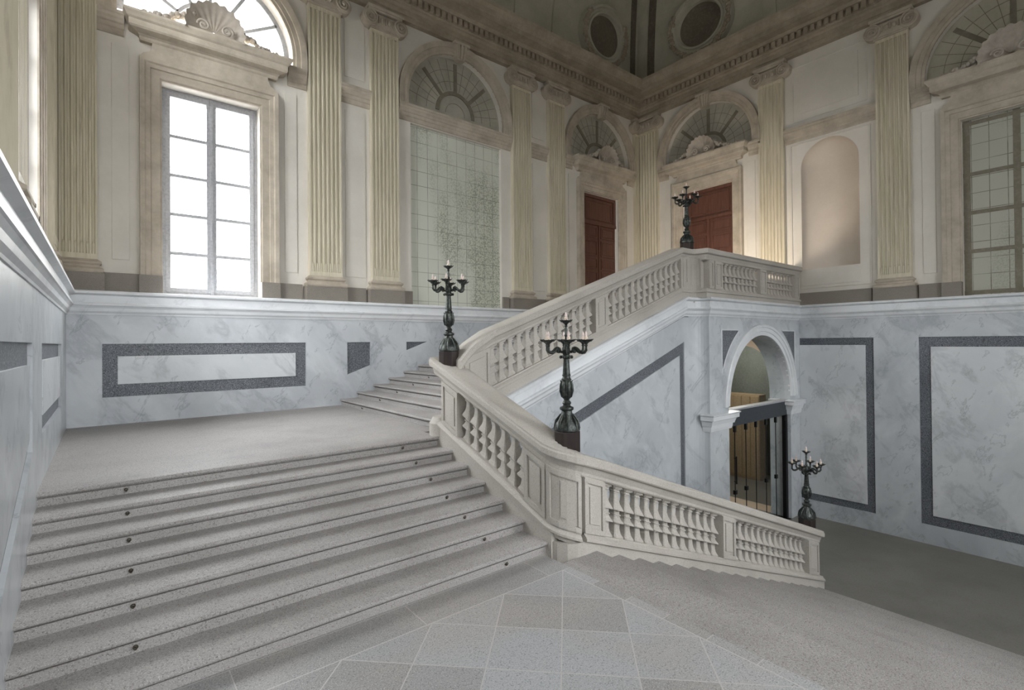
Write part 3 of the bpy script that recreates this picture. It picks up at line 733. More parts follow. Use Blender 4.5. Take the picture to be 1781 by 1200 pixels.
lunette_bars(TB, BAYS_B[1], 'painted blind fanlight over the stained blind window')
lunette_bars(TB, BAYS_B[2], 'painted blind fanlight behind the shell of the window wall door')
lunette_bars(TR, 8.77, 'painted blind fanlight behind the shell of the right wall door')
lunette_bars(TR, 1.63, 'dark blind fanlight at the right edge', mat_bg='vault')
# raised plaster panels with fine edges
mb = MB(TB)
for c in (BAYS_B[0], BAYS_B[2]):
    for a, b, z0, z1 in side_panels(TB, c): mb.box(a, b, 0, .02, z0, z1)
for a, b in ((4.34, 4.82), (10.09, 10.57)):
    mb.box(a, b, 0, .02, 1.55, 5.42); mb.box(a, b, 0, .02, 6.2, 7.75)
struct(mb.build('trim_8', 'plaster', bevel=.004), 'flat raised plaster panels of the window wall')
mb = MB(TR)
for c in (8.77, 1.63):
    for a, b, z0, z1 in side_panels(TR, c): mb.box(a, b, 0, .02, z0, z1)
frame4(mb, 4.30, 6.12, 6.15, 7.72, .035, 0, .018); mb.box(4.5, 5.92, 0, .02, 6.35, 7.52)
frame4(mb, NC - .96, NC + .96, 1.42, 5.52, .02, 0, .03)
mb.box(NC - .72, NC + .72, 0, .018, 1.50, 1.84)
struct(mb.build('trim_9', 'plaster', bevel=.004), 'flat raised plaster panels round the niche')
for T, s0, s1, nm in ((TB, 4.22, 4.94, 'short moulded band between the two pilasters right of the tall window'), (TB, 9.97, 10.69, 'short moulded band between the two pilasters left of the window wall door'), (TR, 4.10, 6.33, 'moulded band above the niche')):
    m = MB(T); hmould(m, s0, s1, IMP, 5.58, (False, False)); tag(m.build('string_course', 'mould'), nm, 'moulding')
# blind window field on the back wall
m = MB(TB); c = BAYS_B[1]; m.box(c - 1.44, c + 1.44, -.14, -.095, .96, 5.6)
tag(m.build('blind_window', 'tile_b'), 'tall blind window of stained pale plaster ruled with thin joints', 'blind window')
# blind window at right
o = thing('blind_window', 'dim blind window with painted glazing bars at the right edge', 'blind window'); c = 1.63
m = MB(TR); m.box(c - .87, c + .87, -.18, -.155, .96, 5.0); m.build('field', 'tile_r', o)
m = MB(TR)
for z in (1.04, 1.98, 2.86, 3.74, 4.9): m.box(c - .87, c + .87, -.157, -.15, z - .045, z + .045)
for s in (c - .80, c - .02, c + .80): m.box(s - .06, s + .06, -.157, -.147, .96, 5.0)
m.build('bars', 'bar', o)

# ------------------------------------------------------------------ doors
def door(T, c, name, lbl):
    o = thing(name, lbl, 'door'); o['kind'] = 'structure'; h = .86; dd = -.13
    m = MB(T); m.box(c - h, c + h, dd - .03, dd, 3.98, 4.97); frame4(m, c - h, c + h, 3.98, 4.97, .10, dd, dd + .05); frame4(m, c - h + .17, c + h - .17, 4.14, 4.82, .05, dd, dd + .03); m.box(c - h, c + h, dd, dd + .07, 3.96, 4.06)
    m.build('transom_panel', 'mahogany', o, bevel=.004)
    for s_ in (-1, 1):
        a, b = sorted((c + s_ * .01, c + s_ * h)); m = MB(T); m.box(a, b, dd - .03, dd + .01, 1.0, 3.97)
        a2, b2 = sorted((c + s_ * .14, c + s_ * (h - .12)))
        zs_ = [(3.57, 3.87), (2.95, 3.40), (2.51, 2.80), (1.89, 2.34), (1.20, 1.70)]
        for z0, z1 in zs_: frame4(m, a2 - .045, b2 + .045, z0 - .045, z1 + .045, .045, dd, dd + .035); m.box(a2 + .03, b2 - .03, dd, dd + .025, z0 + .03, z1 - .03)
        leaf = m.build('door_leaf', 'mahogany', o, bevel=.004)
    m = MB(T); m.box(c - .035, c + .035, dd, dd + .05, 1.0, 3.97); m.build('cover_strip', 'mahogany', o)
    return o
door(TB, BAYS_B[2], 'door_1', 'panelled mahogany double door in the window wall')
door(TR, 8.77, 'door_2', 'panelled mahogany double door in the right wall')

# ------------------------------------------------------------------ windows
def window(T, c, idx, lbl):
    o = thing('window_%d' % idx, lbl, 'window'); o['kind'] = 'structure'; D0, D1 = -.30, -.23; zb, zt = .98, 4.94
    m = MB(T)
    frame4(m, c - H - .02, c + H + .02, zb - .04, zt + .04, .10, D0 - .02, D1); m.build('outer_frame', 'frame', o, bevel=.004)
    for s_ in (-1, 1):
        a, b = sorted((c + s_ * .005, c + s_ * (H - .07))); m = MB(T); frame4(m, a, b, zb + .05, zt - .05, .08, D0, D1 + .02)
        for k in range(1, 5):
            z = 1.03 + .755 * k; m.box(a + .06, b - .06, D0, D1 + .015, z - .030, z + .030)
        cs = m.build('casement', 'frame', o, bevel=.003)
        m = MB(T); m.quad((a + .05, D0 + .03, zb + .1), (b - .05, D0 + .03, zb + .1), (b - .05, D0 + .03, zt - .1), (a + .05, D0 + .03, zt - .1)); m.build('pane', 'glass', cs)
    m = MB(T); m.box(c - .03, c + .03, D1 + .01, D1 + .045, zb, zt - .02); m.box(c - .012, c + .012, D1 + .045, D1 + .065, 2.1, 2.5); m.build('espagnolette', 'frame', o)
    m = MB(T); arch_sweep(m, c, SP, [(1.40, D0), (1.40, D1), (1.52, D1), (1.52, D0)]); arch_sweep(m, c, SP, [(.60, D0), (.60, D1), (.67, D1), (.67, D0)], 28)
    m.box(c - 1.5, c + 1.5, D0, D1, 5.93, 6.02)
    for k in range(1, 6):
        a = PI * k / 6; ca, sa = math.cos(a), math.sin(a); px, pz = -sa * .032, ca * .032
        m.prism([(c + .64 * ca + px, SP + .64 * sa + pz), (c + 1.44 * ca + px, SP + 1.44 * sa + pz), (c + 1.44 * ca - px, SP + 1.44 * sa - pz), (c + .64 * ca - px, SP + .64 * sa - pz)], D0, D1, axis=1)
    fl = m.build('fanlight', 'frame', o)
    m = MB(T); fan_sheet(m, c, 1.45, SP, D0 + .03); m.quad((c - 1.45, D0 + .03, 6.0), (c + 1.45, D0 + .03, 6.0), (c + 1.45, D0 + .03, SP), (c - 1.45, D0 + .03, SP)); m.build('pane', 'glass', fl)
    return o
window(TB, BAYS_B[0], 1, 'tall bright casement window with fanlight in the window wall')
window(TL, 8.77, 2, 'window in the left wall seen as a bright sliver')
for i, c in enumerate(FWX): window(TF, c, 4 + i, 'window in the wall behind the viewer')

# ------------------------------------------------------------------ stairs
def step_profile(tread, riser, back=.06):
    """(run, up): run grows to the back; top at 0. nosing juts .035"""
    p = [(0, -riser), (0, -.066), (.022, -.064), (.022, -.050), (-.014, -.047)]
    for i in range(7): a = -PI / 2 + PI * i / 6; p.append((-.018 - .022 * math.cos(a), -.023 + .023 * math.sin(a)))
    return p + [(tread + back, 0), (tread + back, -riser)]
# short flight, climbs towards +Y
o = thing('stone_staircase', 'short flight of wide granite steps from the foreground up to the half landing', 'staircase')
r1 = (ZM - ZF) / 7
for k in range(7):
    y = 6.545 - .392 * k; z = ZM - r1 * k; x0, x1 = -.5, 3.87
    bk = .053 if k == 0 else .12
    prof = step_profile(.392, r1 + (0 if k == 6 else .0), bk)
    m = MB(); m.prism([(y + a, z + b) for a, b in prof], x0, x1, axis=0); m.build('step', 'step', o, smooth=True, auto=.5)
# upper flight, climbs towards +X
o = thing('stone_staircase', 'upper flight of granite steps climbing along the window wall', 'staircase')
for k in range(17):
    x = 4.16 + .392 * k; z = ZM + .14 * (k + 1)
    m = MB(); m.prism([(x + a, z + b) for a, b in step_profile(.392, .14, .12)], 6.48, YB - .17, axis=1); m.build('step', 'step', o, smooth=True, auto=.5)
# lower flight, descends towards +X
o = thing('stone_staircase', 'lower flight of granite steps going down to the right', 'staircase')
r3 = (ZF - ZLOW) / 17
for k in range(17):
    x = 4.30 + .388 * k; z = ZF - r3 * k
    m = MB(); m.prism([(x - a, z + b) for a, b in step_profile(.388, r3, .1 if k else .112)], -1.2, 3.88, axis=1); m.build('step', 'step', o, smooth=True, auto=.5)

# ------------------------------------------------------------------ side wall of the upper flight and archway wall
sidepath = [(3.95, YS), (9.86, YS)]
arcpts = [(10.04 + .35 * math.sin(a), YS - .30 * (1 - math.cos(a)) ) for a in []]
conc = [(10.05 + .34 * (1 - math.cos(a)), YS - .30 * math.sin(a)) for a in [PI / 2 * i / 8 for i in range(9)]]   # starts heading -Y ...
conc = [(10.05 + .34 * math.sin(a), 5.95 + .30 * math.cos(a)) for a in [PI / 2 * i / 8 for i in range(9)]]
# concave quarter: centre lies outside the wall at (10.05, 5.95)
mb = MB()
zt2 = lambda x: L2(x) - .30
SO = lambda z: z
# flight side face with a granite inlay following the slope
oz = lambda x: -.025 + (x - 9.88) * .36
iz = lambda x: oz(x) - .235
TS = lambda s, d, z: (s, YS - d, z)
wallgrid(mb := MB(TS), 3.95, 10.05, ZLOW, lambda s: min(L2(s), .79) - .27, 0, [(4.05, 9.88, ZLOW + .45, oz, .03, 1)])
for a, b in zip(conc, conc[1:]): mb.quad((a[0], YS - a[1], ZLOW), (b[0], YS - b[1], ZLOW), (b[0], YS - b[1], .56), (a[0], YS - a[1], .56))
struct(mb.build('wall_stair_side', 'marble', recalc=False), 'blue marble side wall under the upper flight with a concave corner')
o = thing('wall_panel', 'big slanting marble panel with granite border under the upper flight', 'wall panel')
MB(TS).quad((4.05, -.03, ZLOW + .45), (9.88, -.03, ZLOW + .45), (9.88, -.03, oz(9.88)), (4.05, -.03, oz(4.05))).build('granite_border', 'darkgranite', o)
m2 = MB(TS); m2.prism([(4.25, ZLOW + .62), (9.71, ZLOW + .62), (9.71, iz(9.71)), (4.25, iz(4.25))], -.035, -.004, axis=1); m2.build('marble_field', 'marble', o)
# archway wall
AC, AR, AS = 12.85, 1.64, -1.52
TA = lambda s, d, z: (s, YA - d, z)
mb = MB(TA)
sp_l = (10.92, 11.75); z_t = .24
RO = AR + .42
def spand(mbx):
    pass
lo_arc = lambda s: AS + math.sqrt(max(0, RO * RO - (s - AC) ** 2))
wallgrid(mb, 10.39, XR - .16, ZLOW, .56, 0, [(AC - AR, AC + AR, ZLOW, arc(AC, AR, AS), .55, 36)])
mb.quad((10.39, 0, ZLOW), (10.39, 0, .56), (10.39, -.02, .56), (10.39, -.02, ZLOW))
struct(mb.build('wall_archway', 'marble', recalc=False), 'marble wall with the round archway under the upper landing')
o = thing('stone_archway', 'white moulded stone arch with imposts round the glass door', 'archway')
m = MB(TA); arch_sweep(m, AC, AS, [(AR, -.05), (AR, .035), (AR + .09, .04), (AR + .10, .06), (AR + .19, .06), (AR + .20, .085), (AR + .25, .09), (AR + .27, .07), (AR + .27, -.02)], 48)
m.build('archivolt', 'marble_lip', o, smooth=True, auto=.4)
IP = [(0, -.40), (.03, -.39), (.045, -.33), (.05, -.27), (.08, -.26), (.08, -.24), (.11, -.15), (.155, -.13), (.155, -.04), (.18, -.02), (.18, 0), (-.03, .01), (-.03, -.40)]
zi = AS - .11
m = MB(); m.sweep(IP, [(10.37, 6.10, zi), (10.39, YA, zi), (AC - AR + .03, YA, zi), (AC - AR + .03, YA + .5, zi)]); m.build('impost', 'marble_lip', o)
m = MB(); m.sweep(IP, [(AC + AR - .03, YA + .5, zi), (AC + AR - .03, YA, zi), (15.09, YA, zi)]); m.build('impost', 'marble_lip', o)
for sgn, lb in ((-1, 'small curved granite spandrel panel left of the archway'), (1, 'small curved granite spandrel panel right of the archway')):
    o = thing('wall_panel', lb, 'wall panel')
    e = AC + sgn * 1.93; pts = [(e, z_t), ]
    R2 = AR + .44
    xs = [AC + sgn * (1.93 - .75 * i / 12) for i in range(13)]
    low = [(x, AS + math.sqrt(max(0, R2 * R2 - (x - AC) ** 2))) for x in xs]
    low = [p for p in low if p[1] < z_t]
    m = MB(TA); poly = [(e, z_t)] + low + [(low[-1][0] - sgn * .02, z_t)]
    m.prism(poly, 0, .004, axis=1); m.build('granite_field', 'darkgranite', o)
    m = MB(TA)
    ed = [(e, z_t)] + low + [(low[-1][0] - sgn * .02, z_t), (e, z_t)]
    m.tube([(p[0], .004, p[1]) for p in ed], .014, 6); m.build('edge_bead', 'marble_lip', o)

# moulded marble band on flight side and archway wall (follows slope, then level)
def zdrop(x): return min(L2(x) - .79 , 0) if x < 9.86 else 0
zl = lambda x: min(0, (L2(x) + .07) - .88)
path = [(3.95, YS, zl(3.95)), (9.94, YS, 0.0)] + [(x, y, 0) for x, y in conc] + [(10.39, YA, 0), (XR - .17, YA, 0)]
path[0] = (3.95, YS, L2(3.95) - .81); path[1] = (L2_x := (0.0 + .81 + 1.24) / .3563 + 4.14, YS, 0)
if path[1][0] > 10.04: path[1] = (10.0, YS, 0)
pp = [path[0], path[1]] + [p for p in path[2:] if p[0] > path[1][0]]
q = []
for p in pp:
    if not q or (Vector(p) - Vector(q[-1])).length > 1e-3: q.append(p)
mb = MB(); mb.sweep(WP, q)
struct(mb.build('trim_10', 'marble_lip'), 'white moulded marble band rising with the upper flight and along the archway wall')

# ------------------------------------------------------------------ balustrades
HB0, HB1, HR0, HR1 = .09, .71, .71, .95     # heights above the low line of the base moulding
PLH = .14
BASE_P = [(-.12, -.06), (.12, -.06), (.12, 0), (.16, 0), (.165, .005), (.165, .03), (.15, .05), (.125, .07), (.12, .09), (-.12, .09), (-.125, .07), (-.15, .05), (-.165, .03), (-.165, .005), (-.16, 0), (-.12, 0)]
RAIL_P = [(-.11, .71), (.11, .71), (.125, .73), (.125, .76), (.14, .79), (.155, .83), (.20, .845), (.21, .86), (.21, .92), (.195, .935), (.195, .955), (.15, .965), (-.15, .965), (-.195, .955), (-.195, .935), (-.21, .92), (-.21, .86), (-.20, .845), (-.155, .83), (-.14, .79), (-.125, .76), (-.125, .73)]
BAL = [(0, .082), (.03, .082), (.06, .070), (.10, .058), (.17, .05), (.24, .047), (.285, .047), (.29, .088), (.31, .088), (.34, .072), (.39, .056), (.425, .05), (.43, .062), (.455, .062), (.46, .05), (.50, .048), (.53, .049), (.535, .09), (.555, .088), (.60, .074), (.66, .056), (.74, .044), (.83, .039), (.88, .041), (.885, .055), (.905, .055), (.91, .046), (.935, .046), (.94, .066), (.955, .066), (.96, .080), (1.0, .080)]
def baluster_mesh(slope):
    """square vase baluster, mouldings raked with the slope along local x"""
    m = MB(); vs = []; fs = []; n = len(BAL)
    for t, wdt in BAL:
        z = HB0 + (HB1 - HB0) * t; c = .22 * wdt
        for x, y in ((wdt - c, -wdt), (wdt, -wdt + c), (wdt, wdt - c), (wdt - c, wdt), (-wdt + c, wdt), (-wdt, wdt - c), (-wdt, -wdt + c), (-wdt + c, -wdt)):
            vs.append((x, y, z + slope * x))
    for i in range(n - 1):
        for k in range(8): fs.append((i * 8 + k, i * 8 + (k + 1) % 8, (i + 1) * 8 + (k + 1) % 8, (i + 1) * 8 + k))
    m.add(vs, fs); return m
def run(parent, ox, oy, z0, ang, slope, bal_spans, piers, pitch=.2):
    """a straight balustrade run: ox, oy, z0 = point on the centreline and its low-line height; ang = plan direction;
    bal_spans, piers = lists of (a0, a1) distances along the run"""
    dx, dy = math.cos(ang), math.sin(ang); proto = None
    for a0, a1 in bal_spans:
        n = max(1, round((a1 - a0) / pitch)); st = (a1 - a0) / n
        for i in range(n):
            a = a0 + st * (i + .5); loc = (ox + dx * a, oy + dy * a, z0 + slope * a)
            if proto is None: proto = baluster_mesh(slope).build('baluster', 'stone', parent, loc=loc, rotz=ang)
            else:
                b = proto.copy(); COL.objects.link(b); b.parent = parent; b.location = loc
    for a0, a1 in piers:
        m = MB(lambda a, w_, z: (ox + dx * a + dy * w_, oy + dy * a - dx * w_, z0 + slope * a + z))
        def sb(x0, x1, w0, w1, h0, h1): m.box(x0, x1, w0, w1, h0, h1)
        sb(a0, a1, -.12, .12, .06, .74)
        for sd in (-1, 1):
            w0, w1 = sorted((sd * .118, sd * .142))
            e = .05
            for (x0, x1, h0, h1) in ((a0, a1, .09, .15), (a0, a1, .655, .71), (a0, a0 + e, .15, .655), (a1 - e, a1, .15, .655)): sb(x0, x1, w0, w1, h0, h1)
            w2, w3 = sorted((sd * .118, sd * .134))
            if a1 - a0 > .2: sb(a0 + .09, a1 - .09, w2, w3, .20, .61)
        m.build('pier', 'stone', parent, bevel=.003)
G = 'stone balustrades of the stairs'
# --- lower flight: centreline y = 4.0, from the curved corner down to the right
SL = -.3686
low_x = lambda x: -2.25 + (x - 4.25) * SL
o = thing('stone_balustrade', 'long stone balustrade beside the lower flight going down to the right', 'balustrade', group=G)
run(o, 4.25, 4.0, low_x(4.25), 0, SL, [(.24, 2.80), (3.20, 5.84)], [(-.12, .22), (2.82, 3.18), (5.86, 6.33)])
m = MB(); m.sweep(RAIL_P, [(10.66, 4.0, low_x(10.66)), (4.42, 4.0, low_x(4.42))][::-1]); m.build('handrail', 'stone', o)
m = MB(); m.sweep(BASE_P, [(4.13, 4.0, low_x(4.13)), (10.80, 4.0, low_x(10.80))]); m.build('base_moulding', 'stone', o)
m = MB(); m.prism([(4.13, ZLOW), (10.84, ZLOW), (10.84, low_x(10.84)), (4.13, low_x(4.13))], 3.87, 4.14, axis=1); m.build('plinth', 'stone', o)
# --- short flight: centreline x = 3.98, rising with +y
SS = .3664
low_y = lambda y: -2.076 + (y - 4.2) * SS
o = thing('stone_balustrade', 'stone balustrade beside the short flight with curved lower corner, between two candelabra', 'balustrade', group=G)
run(o, 3.98, 4.2, low_y(4.2), PI / 2, SS, [(.38, 1.78)], [(0, .36), (1.80, 2.22)])
cor = [(4.13, 4.0, -2.205), (4.09, 4.015, -2.175), (4.05, 4.05, -2.15), (4.01, 4.10, -2.125), (3.99, 4.15, -2.10), (3.98, 4.20, -2.076)]
m = MB(); m.sweep(RAIL_P, [(4.42, 4.0, low_x(4.42))] + cor + [(3.98, 6.66, low_y(6.66))]); m.build('handrail', 'stone', o)
m = MB(); m.sweep(BASE_P, cor + [(3.98, 6.60, low_y(6.6))]); m.build('base_moulding', 'stone', o)
m = MB(); m.sweep([(-.13, .06), (.13, .06), (.13, .74), (-.13, .74)], cor + [(3.98, 4.22, low_y(4.22))]); m.build('curved_pier', 'stone', o)
m = MB()
for h0, h1 in ((.09, .15), (.65, .71)): m.sweep([(-.15, h0), (-.125, h0), (-.125, h1), (-.15, h1)], cor)
for pr in (cor[:2], cor[4:]): m.sweep([(-.15, .15), (-.125, .15), (-.125, .65), (-.15, .65)], pr)
m.sweep([(-.143, .20), (-.125, .20), (-.125, .60), (-.143, .60)], [cor[2], cor[3]]); m.build('curved_panel', 'stone', o)
m = MB(); m.prism([(4.10, ZLOW), (6.62, ZLOW), (6.62, low_y(6.62)), (4.10, low_y(4.10))], 3.84, 4.12, axis=0)
m.prism([(3.84, 4.22), (3.845, 4.15), (3.87, 4.04), (3.93, 3.94), (4.03, 3.88), (4.13, 3.87), (4.13, 4.22)], ZLOW, -2.21); m.build('plinth', 'stone', o)
m = MB(); m.lathe([(.001, ZM), (.20, ZM), (.20, low_y(6.6) - .0), (.17, low_y(6.6) + .04), (.15, low_y(6.6) + .09), (.001, low_y(6.6) + .1)], 24, (3.98, 6.62, 0)); m.build('rounded_end', 'stone', o, smooth=True, auto=.6)
# --- upper flight: centreline y = 6.34
lo2 = lambda x: L2(x) + .30
X2 = lambda x: x
o = thing('stone_balustrade', 'stone balustrade climbing beside the upper flight to the landing', 'balustrade', group=G)
CY = YS + .10
run(o, 4.0, CY, lo2(4.0), 0, .3563, [(.60, 2.96), (3.32, 5.80)], [(.12, .58), (2.98, 3.30), (5.82, 6.02)], .185)
xe = (1.06 + 1.24 - .30) / .3563 + 4.14
curve = [(4.02, CY, -1.22), (4.09, CY, -1.14), (4.18, CY, -1.05), (4.30, CY, -.955), (4.45, CY, -.865), (4.62, CY, lo2(4.62)), (xe, CY, 1.06)]
conc2 = [(10.05 + .30 * math.sin(a), 6.05 + .30 * math.cos(a)) for a in [PI / 2 * i / 6 for i in range(7)]]
m = MB(); m.sweep(RAIL_P, curve + [(x, y, 1.06) for x, y in conc2[:4] if x > xe + .02]); m.build('handrail', 'stone', o)
m = MB(); m.sweep(BASE_P, [(4.0, CY, lo2(4.0)), (xe, CY, 1.06)] + [(x, y, 1.06) for x, y in conc2[:4] if x > xe + .02]); m.build('base_moulding', 'stone', o)
m = MB(); m.sweep([(-.13, .06), (.13, .06), (.13, .74), (-.13, .74)], [(xe, CY, 1.06)] + [(x, y, 1.06) for x, y in conc2 if x > xe + .02]); m.build('curved_pier', 'stone', o)
m = MB(); m.sweep([(.125, .16), (.142, .16), (.142, .64), (.125, .64)], [(x, y, 1.06) for x, y in conc2[2:6]]); m.build('curved_panel', 'stone', o)
m = MB(); m.sweep([(-.15, -.22), (.135, -.22), (.135, 0), (-.15, 0)], [(4.0, CY, lo2(4.0)), (xe, CY, 1.06)] + [(x, y, 1.06) for x, y in conc2[:4] if x > xe + .02]); m.build('plinth', 'stone', o)
# --- landing: centreline y = 6.05
o = thing('stone_balustrade', 'short level stone balustrade on the upper landing above the archway', 'balustrade', group=G)
CL = YA + .10
run(o, 10.35, CL, 1.06, 0, 0, [(.60, 2.38), (2.76, 4.42)], [(.02, .22), (.26, .58), (2.40, 2.74), (4.44, 4.72)], .19)
m = MB(); turn = [(x, y, 1.06) for x, y in conc2[3:6]] + [(10.36, CL, 1.06)]
m = MB(); m.sweep(RAIL_P, turn + [(15.13, CL, 1.06)]); m.build('handrail', 'stone', o)
m = MB(); m.sweep(BASE_P, turn + [(15.1, CL, 1.06)]); m.build('base_moulding', 'stone', o)
m = MB(); m.sweep([(-.15, -.12), (.135, -.12), (.135, 0), (-.15, 0)], turn + [(15.1, CL, 1.06)]); m.build('plinth', 'stone', o)
# rail corner piece between curve and landing
# ------------------------------------------------------------------ passage behind the glass door
mb = MB(lambda s, d, z: (AC + AR + .06 - d, s, z)); wallgrid(mb, YA + .05, 10.6, ZLOW, .6, 0, [(6.40, 8.30, ZLOW + .001, arc(7.35, .95, -1.1), .56, 28)])
struct(mb.build('wall_passage_right', 'pass_cream'), 'cream wall of the passage behind the glass door')
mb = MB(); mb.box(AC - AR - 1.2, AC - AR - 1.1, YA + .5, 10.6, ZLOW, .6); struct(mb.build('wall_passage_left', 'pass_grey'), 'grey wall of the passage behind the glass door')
TP = lambda s, d, z: (s, 8.6 - d, z)
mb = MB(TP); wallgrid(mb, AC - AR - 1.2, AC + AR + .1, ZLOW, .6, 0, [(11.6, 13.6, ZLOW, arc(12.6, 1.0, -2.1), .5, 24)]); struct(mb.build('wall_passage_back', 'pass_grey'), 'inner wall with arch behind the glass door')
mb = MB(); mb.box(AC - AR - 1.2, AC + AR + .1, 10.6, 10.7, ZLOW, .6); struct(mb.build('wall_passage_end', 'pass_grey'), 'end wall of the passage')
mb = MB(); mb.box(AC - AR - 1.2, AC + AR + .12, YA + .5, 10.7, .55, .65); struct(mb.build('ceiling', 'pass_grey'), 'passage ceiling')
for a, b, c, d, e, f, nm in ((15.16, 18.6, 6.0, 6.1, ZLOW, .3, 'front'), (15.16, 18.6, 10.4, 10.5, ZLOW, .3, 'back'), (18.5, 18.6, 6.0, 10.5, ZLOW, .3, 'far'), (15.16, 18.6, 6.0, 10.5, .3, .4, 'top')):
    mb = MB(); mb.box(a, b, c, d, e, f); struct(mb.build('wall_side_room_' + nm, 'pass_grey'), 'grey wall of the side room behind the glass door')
mb = MB(); mb.box(15.1, 18.6, 6.0, 10.5, ZLOW - .1, ZLOW - .001); struct(mb.build('floor', 'lwfloor'), 'floor of the side room')
mb = MB(); mb.box(17.5, 18.0, 8.2, 9.7, ZLOW, -1.9)
for k in range(5): mb.box(17.47, 17.5, 8.22 + k * .30, 8.48 + k * .30, ZLOW + .1, -1.95)
lq = bpy.data.lights.new('side_room_fill', 'POINT'); lq.energy = 22; lq.color = (1, .93, .84); lq.shadow_soft_size = .15  # added point light without a fixture, brightens the side room
lqo = bpy.data.objects.new('side_room_fill', lq); COL.objects.link(lqo); lqo.location = (16.6, 8.6, -.2 + ZO)
tag(mb.build('wooden_wardrobe', 'tanwood', bevel=.005), 'tan wooden cupboard seen through the glass door', 'cupboard')
lp = bpy.data.lights.new('passage_fill', 'AREA'); lp.shape = 'DISK'; lp.size = .8; lp.energy = 9; lp.color = (1, .93, .85)  # fill light added so the passage behind the glass is not black
lo_ = bpy.data.objects.new('passage_fill', lp); COL.objects.link(lo_); lo_.location = (12.9, 7.4, .5 + ZO)
# ------------------------------------------------------------------ glass door
o = thing('glass_door', 'frameless glass door with dark transom beam under the archway', 'glass door')
yg = YA + .12
m = MB(); m.box(AC - AR, AC + AR, yg - .05, yg + .12, -2.03, -1.66); m.build('transom_beam', 'steel', o, bevel=.005)
m = MB(); m.box(AC - AR, AC + AR, yg - .07, yg + .14, -1.66, -1.62); m.build('beam_cap', 'frame', o)
m = MB(); m.box(AC + AR - .12, AC + AR - .01, yg - .04, yg + .06, ZLOW, -2.03); m.build('post', 'black', o)
XJ = [11.21, 11.70, 12.24, 12.76, 13.30, 13.86, 14.37]
for a, b in zip(XJ, XJ[1:]):
    m = MB(); m.quad((a + .006, yg, ZLOW + .02), (b - .006, yg, ZLOW + .02), (b - .006, yg, -2.03), (a + .006, yg, -2.03)); m.build('pane', 'glass_t', o)
m = MB(lambda s, d, z: (s, yg + .02 - d, z)); fan_sheet(m, AC, AR - .01, -1.62, 0); m.build('fanlight_pane', 'glass_t', o)
for x in XJ[1:]:
    m = MB(); m.box(x - .035, x + .035, yg - .02, yg + .03, -2.19, -2.03); m.build('clamp', 'black', o)
for x in XJ[1:-1]:
    m = MB(); m.box(x - .008, x + .008, yg - .002, yg + .014, ZLOW, -2.18); m.build('seal_strip', 'black', o)
for x, z in ((XJ[1], -3.62), (XJ[2], -3.62), (XJ[4], -3.62), (XJ[5], -3.62)):
    m = MB(); m.box(x - .045, x + .045, yg - .025, yg + .035, z - .05, z + .05); m.build('lock_plate', 'black', o)
m = MB(); m.tube([(XJ[1] - .06, yg - .06, -2.75), (XJ[1] - .06, yg - .06, -3.40)], .018, 8); m.tube([(XJ[1] - .06, yg - .06, -2.8), (XJ[1] - .06, yg, -2.8)], .01, 6); m.tube([(XJ[1] - .06, yg - .06, -3.35), (XJ[1] - .06, yg, -3.35)], .01, 6); m.build('pull_handle', 'black', o)

